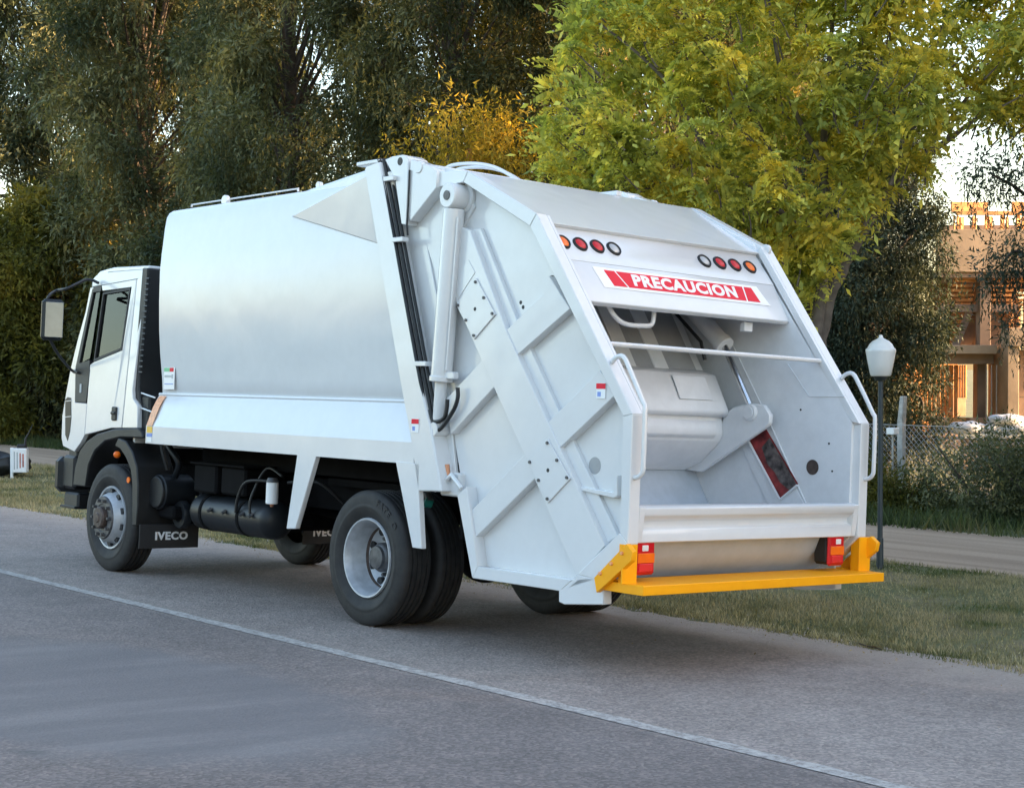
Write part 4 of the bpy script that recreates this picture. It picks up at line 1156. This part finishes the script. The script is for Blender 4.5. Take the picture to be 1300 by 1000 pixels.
def trunk_mesh(name, m, parent, paths):
    bm = Bm()
    for pts, rs in paths:
        sp = smooth_path(pts, 5); k = len(sp)
        rr = [np.interp(i / (k - 1), np.linspace(0, 1, len(rs)), rs) for i in range(k)]
        sp = [p + Vector((random.uniform(-1, 1), random.uniform(-1, 1), 0)) * rr[i] * .22 for i, p in enumerate(sp)]
        tube(bm, sp, rr, 9)
    return finish(name, bm, m, parent, 0, 60)

def tree(name, label, x, y, h, rad, mleaf, kind, nclump=22, per=70, seed=0, zlo=.12, bark=None, tr=.28, group='tall trees beyond the dirt path', lean=(0, 0), ls=1.0, csize=(.9, 1.7), flat=.8):
    """one tree: tapered forked trunk, limbs reaching each leaf mass, crown of separate drooping sprays"""
    rs = random.Random(seed)
    t = empty(name, (x, y, -.1), label, 'tree', group)
    clumps = []
    for i in range(nclump):
        f = (i + .5) / nclump
        z = h * (zlo + (1 - zlo) * f)
        prof = math.sin(PI * min(.98, .25 + .72 * f)) ** .6
        a = i * 2.4 + rs.uniform(-.4, .4); rr = rad * prof * rs.uniform(.45, 1.0)
        clumps.append((Vector((lean[0] * f + rr * math.cos(a), lean[1] * f + rr * math.sin(a), z)), rs.uniform(*csize)))
    fork = h * rs.uniform(.14, .22)
    top = Vector((lean[0] * .8 + rs.uniform(-.5, .5), lean[1] * .8 + rs.uniform(-.5, .5), h * .86))
    mid1 = Vector((rs.uniform(-.25, .25), rs.uniform(-.25, .25), fork)); mid2 = mid1.lerp(top, .5) + Vector((rs.uniform(-.5, .5), rs.uniform(-.5, .5), 0))
    paths = [([Vector((0, 0, -.1)), mid1, mid2, top], [tr * 1.25, tr, tr * .6, tr * .15])]
    for c, r in clumps:
        f = min(.92, max(.1, (c.z / h) * .7))
        b = mid1.lerp(mid2, f * 2) if f < .5 else mid2.lerp(top, f * 2 - 1)
        m_ = b.lerp(c, .5) + Vector((rs.uniform(-.4, .4), rs.uniform(-.4, .4), rs.uniform(0, .6)))
        paths.append(([b, m_, c], [tr * .20, tr * .11, .015]))
    trunk_mesh('trunk', bark or MBARKD, t, paths)
    Q = []
    for c, r in clumps:
        P = ell_pts(per, c, (r, r, r * flat), .35)
        if kind == 'droop':
            n1 = int(per * .5)
            Q.append(place(STR, P[:n1], zrot(n1, .12), rng.uniform(.7, 1.5, n1) * ls))
            Q.append(place(TUF, P[n1:], zrot(per - n1), rng.uniform(.8, 1.4, per - n1) * ls))
        elif kind == 'tuft':
            Q.append(place(TUF, P, zrot(per, .4), rng.uniform(.8, 1.5, per) * ls))
    cr = quads_to('crown', np.concatenate(Q), mleaf, t); cr['kind'] = 'stuff'
    return t

# tall dark trees in a row beyond the dirt path
spec = [
    # name, label, x, y, h, rad, mat, kind, clumps, per, ls
    ('pepper_tree', 'dark drooping tree towering directly behind the truck body', 20.5, -13.5, 15, 3.6, ML_DARK, 'droop', 44, 85, 1.15),
    ('pepper_tree', 'dark tree with hanging foliage to the right of the sunlit orange limb, above the tailgate', 15.5, -15.5, 14.5, 3.4, ML_DARK, 'droop', 42, 85, 1.15),
    ('eucalyptus_tree', 'grey green tree rising behind the front half of the white body', 27.5, -14.0, 16, 3.6, ML_GREY, 'droop', 46, 85, 1.3),
    ('eucalyptus_tree', 'grey green tree standing above the cab roof', 34.0, -13.5, 16, 3.6, ML_GREY, 'droop', 44, 80, 1.45),
    ('eucalyptus_tree', 'pale grey green tree at the top left corner of the view', 45.0, -15.0, 18, 4.4, ML_GREY, 'droop', 46, 85, 1.8),
    ('olive_tree', 'low yellowish olive green tree at the left edge behind the cab mirror', 36.0, -11.4, 6.6, 3.0, ML_YEL, 'tuft', 30, 85, 1.25),
    ('leafy_tree', 'brownish green tree between the two grey green trees', 24.0, -18.5, 14, 3.4, ML_YEL, 'droop', 34, 70, 1.4),
    ('leafy_tree', 'dark tree deep in the row left of the cab roof', 40.0, -19.0, 15, 4.2, ML_DARK, 'droop', 38, 80, 1.8),
    ('pepper_tree', 'dark weeping tree hanging low behind the fence left of the building', 10.35, -15.0, 7.5, 1.15, ML_WEEP, 'droop', 56, 150, .65),
    ('leafy_tree', 'dark tree filling the gap behind the yellow green crown', 17.8, -20.5, 12, 2.6, ML_DARK, 'droop', 34, 75, 1.3),
    ('pepper_tree', 'dark pendulous tree hanging down at the upper right edge of the view', 6.15, -14.6, 9.0, 1.3, ML_WEEP, 'droop', 22, 60, .7),
]
for i, (nm, lb, x, y, h, rad, mm, kd, nc, per, ls) in enumerate(spec):
    tree(nm, lb, x, y, h, rad, mm, kd, int(nc * 1.35) if h > 10 else nc, int(per * 1.05) if h > 10 else per, seed=i * 7 + 3, ls=ls, zlo=.30 if i == 10 else .07, flat=.62 if h > 10 else .8, csize=(.65, 1.25) if h > 10 else (.45, .85) if i in (8, 10) else (.6, 1.1))

# unseen trees added outside the frame to keep the low sun off truck and road
for i, (x, y, h) in enumerate([(0, -18.5, 8), (-4, -16, 9), (-10, -14, 11), (-17, -15, 11), (-24, -14, 11), (-31, -15, 12), (-39, -14, 12), (-14, -20, 12), (-27, -20, 12), (-47, -15, 12), (-6, -21, 11)]):
    tree('unseen_tree', 'unseen tree added past the right edge to block the low sun', x, y, h, 3.0, ML_DARK, 'tuft', 24, 22, seed=90 + i, ls=3.2, csize=(1.6, 2.4), group='unseen trees added to block the sun')
for i, (x, y, h) in enumerate([(-22, 34, 6.5), (-9, 37, 7.5), (4, 34, 7), (19, 36, 8), (34, 34, 7)]):  # unseen trees behind the viewer, heights set for reflections in the paint
    tree('unseen_tree', 'unseen tree added behind the viewer to darken reflections in the truck side', x, y, h, 3.6, ML_GREY, 'tuft', 20, 18, seed=190 + i, ls=3.4, csize=(1.6, 2.6), group='unseen trees added for the reflections')

# ---- the yellow green tree beside the lamp post
mel = empty('chinaberry_tree', (4.12, -5.72, -.1), 'yellow green tree with forked grey trunk leaning right beside the street lamp', 'tree')
def WP(px, py, d): pass
base = Vector((4.12, -5.72, -.1))
def loc(p): return Vector(p) - base
A_ = [loc(p) for p in [(4.088, -5.696, -0.181), (4.096, -5.725, 1.202), (4.089, -5.764, 2.326), (4.045, -5.840, 3.191), (4.035, -5.866, 3.710), (4.061, -5.854, 4.401), (4.039, -5.904, 5.266), (4.008, -5.968, 6.217)]]
B_ = [loc(p) for p in [(4.148, -5.840, 1.980), (4.100, -5.913, 2.589), (3.982, -6.064, 3.067), (3.820, -6.268, 3.545), (3.645, -6.485, 4.024), (3.452, -6.720, 4.284), (3.240, -6.974, 4.519), (3.035, -7.222, 4.763)]]
A_[0] = Vector((0, 0, -.05))
def limb(d, pts, r0, r1):
    return pts, [r0, (r0 + r1) / 2, r1]
limbs = [
    (A_, [.11, .095, .075, .06, .05, .04, .03, .02]),
    (B_, [.085, .08, .07, .062, .055, .045, .035, .02]),
]
sub = [
    ([(3.918, -5.681, 3.178), (4.069, -5.518, 3.691), (4.269, -5.295, 4.161), (4.582, -4.944, 4.716), (4.756, -4.755, 5.229)], .035),
    ([(3.805, -5.511, 3.418), (4.132, -5.135, 3.714), (4.495, -4.722, 4.136), (4.770, -4.402, 4.221), (5.157, -3.954, 4.432), (5.487, -3.569, 4.517)], .035),
    ([(4.282, -6.003, 2.419), (4.498, -5.772, 3.211), (4.792, -5.444, 3.826), (4.964, -5.245, 3.914), (5.311, -4.847, 4.222)], .03),
    ([(3.739, -6.051, 3.399), (3.645, -6.174, 3.872), (3.585, -6.259, 4.388), (3.571, -6.292, 4.990), (3.547, -6.339, 5.678)], .035),
    ([(4.416, -6.346, 3.767), (4.271, -6.528, 4.214), (4.193, -6.637, 4.840), (4.143, -6.712, 5.466), (4.124, -6.755, 6.181)], .03),
    ([(3.219, -5.905, 3.945), (3.065, -6.103, 4.571), (2.964, -6.237, 5.156), (2.864, -6.370, 5.741)], .03),
    ([(3.511, -6.804, 4.297), (3.235, -7.144, 4.866), (2.986, -7.448, 5.303), (2.707, -7.785, 5.653)], .025),
    ([(4.248, -5.469, 3.958), (4.599, -5.089, 5.076), (4.831, -4.835, 5.764), (4.951, -4.712, 6.365)], .028),
    ([(4.401, -4.372, 4.224), (4.681, -4.065, 4.972), (4.956, -3.754, 5.387), (5.175, -3.504, 5.636)], .025),
    ([(3.804, -5.533, 4.179), (4.067, -5.246, 4.939), (4.187, -5.126, 5.700), (4.251, -5.070, 6.376)], .03),
    ([(5.380, -4.920, 4.234), (5.720, -4.512, 3.925), (5.951, -4.244, 4.013), (6.125, -4.044, 4.146)], .02),
]
for pts, rs in limbs: pass
trunk_mesh('trunk', MBARK, mel, limbs[:1]); trunk_mesh('trunk', MBARK, mel, limbs[1:])
for pts, r in sub:
    trunk_mesh('limb', MBARK, mel, [([loc(p) for p in pts], [r, r * .75, .010])])
# crown: many small pads of foliage filling a wide umbrella; its skirt is higher on the right, where the limb runs out
ru = np.array([-.649, -.761, 0.]); rv = np.array([.761, -.649, 0.])
SK_U = [-2.94, -2.51, -1.99, -1.47, -0.87, -0.48, -0.17, 0.17, 0.61, 0.95, 1.25, 1.47, 1.82, 2.34, 3.6]
SK_Z = [4.19, 3.88, 3.78, 3.54, 3.19, 2.71, 2.63, 3.19, 3.71, 4.01, 4.27, 4.62, 4.79, 4.75, 4.9]
LF_Z = [3.71, 3.97, 4.32, 4.75, 5.18, 5.53, 6.04, 6.56, 7.4]
LF_U = [-2.34, -2.85, -2.94, -2.90, -2.85, -2.64, -2.60, -2.5, -1.6]
P = []; SC = []
while len(P) < 1500:
    u = rng.uniform(-3.0, 3.4); z = rng.uniform(2.6, 7.4)
    lo = np.interp(u, SK_U, SK_Z); lf = np.interp(z, LF_Z, LF_U)
    if z < lo or u < lf: continue
    edge = min(z - lo, (u - lf) * 1.2, 1.2)
    dep = .35 + 1.25 * math.sqrt(max(edge, 0) / 1.2)
    v = rng.uniform(-dep, dep)
    # clumpy: foliage gathers into tiers, leaving darker hollows between
    k = math.sin(u * 3.1 + v * 1.7 + 1.0) + math.sin(z * 4.3 + u * 1.9 + v) + math.sin(v * 3.7 + z * 1.1)
    if k < -.10 and edge > .12: continue
    P.append(ru * u + rv * v + np.array([0, 0, z + .1])); SC.append(rng.uniform(.75, 1.25))
P = np.array(P); SC = np.array(SC)
o = quads_to('crown', place(ROS, P, zrot(len(P), .55), SC), ML_MELIA, mel); o['kind'] = 'stuff'
# the mass behind, looser and fewer
bm = Bm()
for i in range(0, len(P), 4):
    a = Vector(P[i]); b = a - Vector((a.x * .12, a.y * .12, .30)) + Vector((random.uniform(-.12, .12), random.uniform(-.12, .12), 0))
    tube(bm, [b, (a + b) / 2 + Vector((random.uniform(-.03, .03),) * 3), a], [.012, .008, .003], 5)
finish('twigs', bm, MBARK, mel, 0, 60)['kind'] = 'stuff'

# ---- the limb with sunlight painted into its hanging leaves above the truck roof
def shrub(name, label, x, y, r, h, m, n, seed, kind='tuft', ls=1.0, group='shrubs along the fence', cat='shrub'):
    rs = random.Random(seed)
    s_ = empty(name, (x, y, -.1), label, cat, group)
    paths = []
    for k in range(6):
        a = k * 1.1 + rs.random()
        paths.append(([Vector((0, 0, 0)), Vector((math.cos(a) * r * .4, math.sin(a) * r * .4, h * .45)), Vector((math.cos(a) * r * .8, math.sin(a) * r * .8, h * .85))], [.025, .015, .006]))
    trunk_mesh('stem', MBARKD, s_, paths)
    Pn = ell_pts(n, (0, 0, h * .5), (r, r, h * .52), .3)
    Pn[:, 2] = np.clip(Pn[:, 2] + .14 * np.sin(Pn[:, 0] * 5) + .1 * np.sin(Pn[:, 1] * 7), .03, None)
    if kind == 'tuft': Q = place(TUF, Pn, zrot(n, .5), rng.uniform(.5, 1.0, n) * ls)
    else: Q = place(STR, Pn, zrot(n, .5), rng.uniform(.4, .8, n) * ls)
    c = quads_to('leaves', Q, m, s_); c['kind'] = 'stuff'
    return s_
sh = [
    (8.6, -11.3, 1.1, 1.3, ML_SHRUB), (6.9, -11.2, .7, .55, ML_YEL), (5.6, -11.4, 1.1, 1.35, ML_GREY), (4.4, -11.1, 1.0, 1.2, ML_DARK),
    (3.2, -11.3, 1.1, 1.0, ML_YEL), (6.2, -13.4, 1.2, 1.4, ML_SHRUB), (4.9, -13.2, 1.2, 1.2, ML_DARK), (10.2, -11.6, 1.2, 1.6, ML_DARK), (12.0, -11.7, 1.3, 1.9, ML_DARK), (2.0, -11.5, 1.1, 1.25, ML_SHRUB),
]
sl = ['olive shrub just left of the fence post', 'dry brownish shrub in front of the low wall', 'grey green shrub growing in front of the white sacks', 'darker shrub at the right edge beside the dirt path',
      'shrub beyond the right edge of the path', 'shrub behind the fence below the timber boards', 'dark shrub behind the fence below the concrete pillar', 'dark shrub below the weeping tree beside the lamp post', 'tall dark shrub hidden behind the tailgate', 'shrub past the right edge by the fence']
for i, (x, y, r, h, m) in enumerate(sh):
    shrub('shrub', sl[i], x, y, r, h * .88, m, 230, 30 + i, ls=.7)
# hedge of undergrowth closing the foot of the tree row on the left
hd = empty('hedge', (0, 0, 0), 'dark overgrown hedge along the far side of the dirt path left of the cab', 'hedge')
def hedge_pts(n, x0, x1, y0, hmax, dep):
    x = rng.uniform(x0, x1, n); hh = hmax * (.75 + .25 * np.sin(x * .9) * np.cos(x * .37 + 1)); z = rng.uniform(0, 1, n) ** .8 * hh
    y = y0 - rng.uniform(0, dep, n) - .25 * z
    return np.stack([x, y, z - .1], 1)
Pn = hedge_pts(6400, 10.5, 62, -10.6, 3.6, 1.6)
Q = [place(TUF, Pn[:4600], zrot(4600, .5), rng.uniform(.9, 1.7, 4600)), place(STR, Pn[4600:] + np.array([0, 0, .3]), zrot(1800, .2), rng.uniform(.8, 1.5, 1800))]
c = quads_to('leaves', np.concatenate(Q), ML_DARK, hd); c['kind'] = 'stuff'
for i in range(26):
    x = 13 + i * 1.9
    if i == 0: paths = []
    paths.append(([Vector((x, -11.2, -.1)), Vector((x + .2, -11.3, 1.2)), Vector((x - .1, -11.5, 2.6))], [.06, .04, .02]))
trunk_mesh('stem', MBARKD, hd, paths)['kind'] = 'stuff'

# ---- grass
def grass(name, n, xr, yr, hmin, hmax, w, m=ML_GRASS, dens=None, x=None, y=None):
    if x is None: x = rng.uniform(*xr, n)
    if y is None: y = rng.uniform(*yr, n)
    # keep clear of the ragged asphalt edge, thin out in worn spots
    k = np.sin(x * 1.3 + 2 * np.sin(y)) + np.sin(y * 2.3 + x * .7) + np.sin(x * 3.9) * .5
    keep = (rng.uniform(-2.2, 1.6, len(x)) < k + .6)
    x, y = x[keep], y[keep]; k = k[keep]; n = len(x)
    a = rng.uniform(0, 2 * PI, n); h = rng.uniform(hmin, hmax, n) * (1 + .35 * k / 2.5)
    lean = rng.uniform(.1, .9, n) * h; b = rng.uniform(0, 2 * PI, n)
    z0 = np.where(y > -1.9, y * .05, -.095) - .005
    base_ = np.stack([x, y, z0], 1); s = np.stack([np.cos(a), np.sin(a), 0 * a], 1) * (w / 2)
    tip = base_ + np.stack([np.cos(b) * lean, np.sin(b) * lean, h], 1)
    V = np.stack([base_ - s, base_ + s, tip], 1).reshape(-1, 3)
    return np_mesh(name, V, np.arange(n * 3).reshape(n, 3), m)
g1 = grass('grass', 150000, (-4, 11), (-6.25, -1.55), .02, .055, .008); g1['kind'] = 'stuff'
g2 = grass('grass', 90000, (11, 34), (-6.3, -1.55), .03, .08, .018); g2['kind'] = 'stuff'
g3 = grass('grass', 60000, (-4, 40), (-12.5, -9.3), .05, .28, .02, ML_SHRUB); g3['kind'] = 'stuff'
# straw coloured edge where the verge meets the road
xe = rng.uniform(-4, 25, 16000); ye = -1.78 - np.abs(rng.normal(0, .13, 16000)) + .10 * np.sin(xe * .9)
M_STRAW = mk_leaf('straw_blade', (.27, .25, .15), (.42, .38, .26), (.50, .46, .34), .2, .8, nscale=1.5)
g4 = grass('dry_grass', 0, None, None, .02, .07, .012, M_STRAW, x=xe, y=ye); g4['kind'] = 'stuff'
xf = rng.uniform(-4, 25, 26000); yf = rng.uniform(-6.2, -1.8, 26000)
g5 = grass('dry_grass', 0, None, None, .008, .03, .014, M_STRAW, x=xf, y=yf); g5['kind'] = 'stuff'
# ---- low limb above the tailgate, low sun painted into its bark and leaf colour
sunl = empty('small_tree', (15.8, -10.4, -.1), 'small tree above the tailgate with low sunlight painted into its hanging golden leaves', 'tree')
MOB = mat('sunlit_orange_bark', (.42, .17, .06), .8, var=.35, vscale=6, bstr=.5)  # sunlit orange is put into the bark colour
ML_GOLD = mk_leaf('sunlit_gold_leaf', (.20, .17, .03), (.44, .33, .05), (.60, .36, .05), .5, nscale=1.2)  # warm sunlight is put into the leaf colour
trunk_mesh('trunk', MOB, sunl, [([Vector((0, 0, 0)), Vector((.15, .1, 2.5)), Vector((-.1, 0, 4.6)), Vector((.1, 0, 6.1))], [.17, .15, .13, .06])])
n_ = 300
pp = np.stack([rng.normal(0, 1, n_), rng.normal(0, .35, n_), 5.2 + 1.7 * rng.uniform(0, 1, n_) ** 1.6], 1)
Pn = ru[None] * (pp[:, :1] * .62 + .22) + rv[None] * pp[:, 1:2] + np.array([0, 0, 1.0]) * pp[:, 2:3]
Pt = Pn[::2] + np.array([0, 0, .15])
c = quads_to('crown', np.concatenate([place(STR, Pn, zrot(n_, .1), rng.uniform(.5, 1.1, n_)), place(TUF, Pt, zrot(len(Pt), .4), rng.uniform(.6, 1.2, len(Pt)))]), ML_GOLD, sunl); c['kind'] = 'stuff'

# ------------------------------------------------------------------ street furniture
lamp = empty('street_lamp', (3.130, -5.635, -0.100), 'dark grey lamp post with white acorn globe beside the rear of the truck', 'street lamp')
lamp.location.z = -.095
cy('post_base', M['lamppost'], lamp, (0, 0, 0), (0, 0, .32), .038, .036, 16, .003)
cy('post', M['lamppost'], lamp, (0, 0, .32), (0, 0, 2.0), .0275, .0265, 16)
cy('post_collar', M['lamppost'], lamp, (0, 0, 1.97), (0, 0, 2.02), .05, .085, 18, .002)
part('globe', M['lampglobe'], lamp, lambda bm: lathe(bm, [(0, 2.01), (.095, 2.015), (.108, 2.03), (.135, 2.16), (.156, 2.275), (.158, 2.29), (.150, 2.305), (.140, 2.31), (.120, 2.35), (.085, 2.385), (.045, 2.405), (.028, 2.415), (.022, 2.425), (.020, 2.43), (.020, 2.445), (0, 2.45)], 36, 'z'), 0, 50)

fence = empty('chain_link_fence', (7.7, -12.32, -.1), 'chain link fence on a pale concrete post with bent top behind the path', 'fence')
MCP = mat('pale_concrete_post', (.42, .41, .39), .9, var=.3, vscale=9, bstr=.4, bscale=30)
for k, fx in enumerate((0, -4.2, 4.2, 8.4, -8.4)):
    part('fence_post', MCP, fence, lambda bm: (box(bm, (fx, 0, .63), (.10, .10, 1.26)), prism(bm, [(fx - .05, 1.26), (fx + .05, 1.26), (fx + .0, 1.66), (fx - .07, 1.66)], -.05, .05)), .008)
def mesh_wire(bm):
    # diamond wire from real strands
    def strand(p, q, r=.0035):
        d = Vector(q) - Vector(p); n = Vector((0, 1, 0)); t = d.normalized().cross(n) * r
        vs = [Vector(p) + t, Vector(p) + n * r, Vector(p) - t, Vector(q) + t, Vector(q) + n * r, Vector(q) - t]
        v = [bm.verts.new(x) for x in vs]
        bm.faces.new((v[0], v[1], v[4], v[3])); bm.faces.new((v[1], v[2], v[5], v[4])); bm.faces.new((v[2], v[0], v[3], v[5]))
    H = 1.2; st = .09
    x = -8.4 - H
    while x < 8.4:
        for sg in (1, -1):
            a, b = (x, x + H) if sg > 0 else (x + H, x)
            za, zb = .02, H
            lo, hi = -8.4, 8.4
            if max(a, b) > lo and min(a, b) < hi:
                strand((min(max(a, lo), hi), 0, za if lo <= a <= hi else za), (min(max(b, lo), hi), 0, zb))
        x += st
part('wire_mesh', M['steel'], fence, mesh_wire)['kind'] = 'stuff'
tb('top_wire', M['steel'], fence, [(-8.4, .06, 1.22), (8.4, .06, 1.22)], .005, 5)

box_post = empty('meter_box', (7.397, -11.684, -0.045), 'small white box on a thin stake left of the concrete fence post', 'box')
box_post.location.z = -.1
bx('stake', MCP, box_post, (0, 0, .55), (.025, .025, 1.1), .003)
bx('box_case', M['signwhite'], box_post, (0, 0, 1.15), (.14, .14, .10), .008)

bin_ = empty('litter_bin', (21.954, -4.326, -0.056), 'white litter bin panel with faded red print on the verge left of the cab', 'litter bin')
bin_.location.z = -.1
ang = math.atan2(.761, .649) + PI
bin_.rotation_euler = (0, 0, math.atan2(-.76, -.65))
bx('bin_post', M['signwhite'], bin_, (-.10, 0, .28), (.055, .05, .60), .006)
bx('bin_panel', M['signwhite'], bin_, (.06, 0, .34), (.27, .16, .46), .012)
bx('bin_liner', M['rubber_trim'], bin_, (.09, 0, .60), (.17, .12, .09), .02)
MFR = mat('faded_red_print', (.45, .16, .13), .6, var=.5, vscale=30)
for k in range(4):
    bx('faded_print', MFR if k > 1 else M['stkgrey'], bin_, (-.03 + k * .055, .081, .34), (.018 + .004 * k, .003, .34 - .03 * k), 0)
    bx('faded_print', MFR if k > 1 else M['stkgrey'], bin_, (-.03 + k * .055, -.081, .34), (.018 + .004 * k, .003, .34 - .03 * k), 0)
tb('bag_tie', M['rubber_trim'], bin_, [(.15, 0, .6), (.16, 0, .75), (.22, 0, .86), (.30, 0, 1.02)], [.028, .02, .012, .006], 6)
heap = empty('dark_bags', (22.439, -4.223, 0.073), 'dark refuse bags heaped behind the white litter bin at the left edge', 'bags')
heap.location.z = -.05
def blob(c, s):
    def f(bm):
        g = bmesh.ops.create_icosphere(bm, subdivisions=3, radius=1)
        for v in g['verts']:
            q = v.co.copy(); k = 1 + .12 * math.sin(5 * q.x + 3 * q.y) + .08 * math.sin(9 * q.z + 4 * q.x)
            v.co = Vector((c[0] + q.x * s[0] * k, c[1] + q.y * s[1] * k, c[2] + q.z * s[2] * k))
    return f
for c, s_ in (((0, 0, .2), (.3, .28, .24)), ((.15, -.35, .17), (.28, .25, .2)), ((.2, .35, .14), (.22, .25, .18))):
    part('bag', M['black'], heap, blob(c, s_), 0, 60)

# ---- litter and stains at the road edge
M_LITTER = mk_leaf('dry_fallen_leaf', (.16, .10, .045), (.30, .20, .08), (.45, .34, .12), .1, .8, nscale=3)
n_ = 1500
lx_ = rng.uniform(-3.5, 18, n_); ly_ = -1.72 + np.abs(rng.normal(0, .33, n_)) * np.where(rng.uniform(0, 1, n_) < .8, 1, 2.5) - .15
a_ = rng.uniform(0, 2 * PI, n_); s_ = rng.uniform(.006, .017, n_); zz = np.where(ly_ > -1.9, ly_ * .05, -.095) + .004
c_, d_ = np.cos(a_) * s_, np.sin(a_) * s_
k_ = rng.uniform(.2, .9, n_) * s_
V = np.stack([np.stack([lx_ - c_, ly_ - d_, zz], 1), np.stack([lx_ + d_ * .4, ly_ - c_ * .4, zz + k_ * .3], 1), np.stack([lx_ + c_, ly_ + d_, zz + k_], 1), np.stack([lx_ - d_ * .4, ly_ + c_ * .4, zz + k_ * .3], 1)], 1).reshape(-1, 3)
np_mesh('fallen_leaves', V, np.arange(n_ * 4).reshape(n_, 4), M_LITTER)['kind'] = 'stuff'
n_ = 5200
gx = rng.uniform(-4, 22, n_); gy = -1.62 + rng.normal(0, .20, n_); gs = rng.uniform(.003, .010, n_) * rng.uniform(.6, 1.4, n_)
T4 = np.array([[0, 0, 1.1], [1, 0, -.2], [-.5, .87, -.2], [-.5, -.87, -.2]])
F4 = np.array([[0, 1, 2], [0, 2, 3], [0, 3, 1]])
th = rng.uniform(0, 2 * PI, n_); cc, ss = np.cos(th), np.sin(th)
V = T4[None] * gs[:, None, None] * rng.uniform(.6, 1.4, (n_, 1, 3))
V = np.stack([V[..., 0] * cc[:, None] - V[..., 1] * ss[:, None], V[..., 0] * ss[:, None] + V[..., 1] * cc[:, None], V[..., 2]], -1)
V = V + np.stack([gx, gy, np.where(gy > -1.9, gy * .05, -.095)], 1)[:, None, :]
np_mesh('loose_gravel', V.reshape(-1, 3), (F4[None] + 4 * np.arange(n_)[:, None, None]).reshape(-1, 3), mat('gravel_stone', (.40, .35, .30), .9, var=.4, vscale=40))['kind'] = 'stuff'
tw = empty('fallen_twig', (0.101, -1.587, -0.070), 'small dark twig with a few dry leaves lying at the grass edge behind the truck', 'twig')
tb('stick', MBARKD, tw, [(0, 0, .0), (.06, .03, .012), (.12, .02, .01), (.17, .06, .03)], .005, 6)
for k in range(5):
    q_ = part('leaf', M_LITTER, tw, lambda bm: bm.faces.new([bm.verts.new(p) for p in ((0, 0, 0), (.02, .012, .012), (.045, 0, .02), (.02, -.012, .012))]), 0, 0)
    q_.location = (.03 * k, .01 * k, .012); q_.rotation_euler = (.4 * k, .2, 1.3 * k)
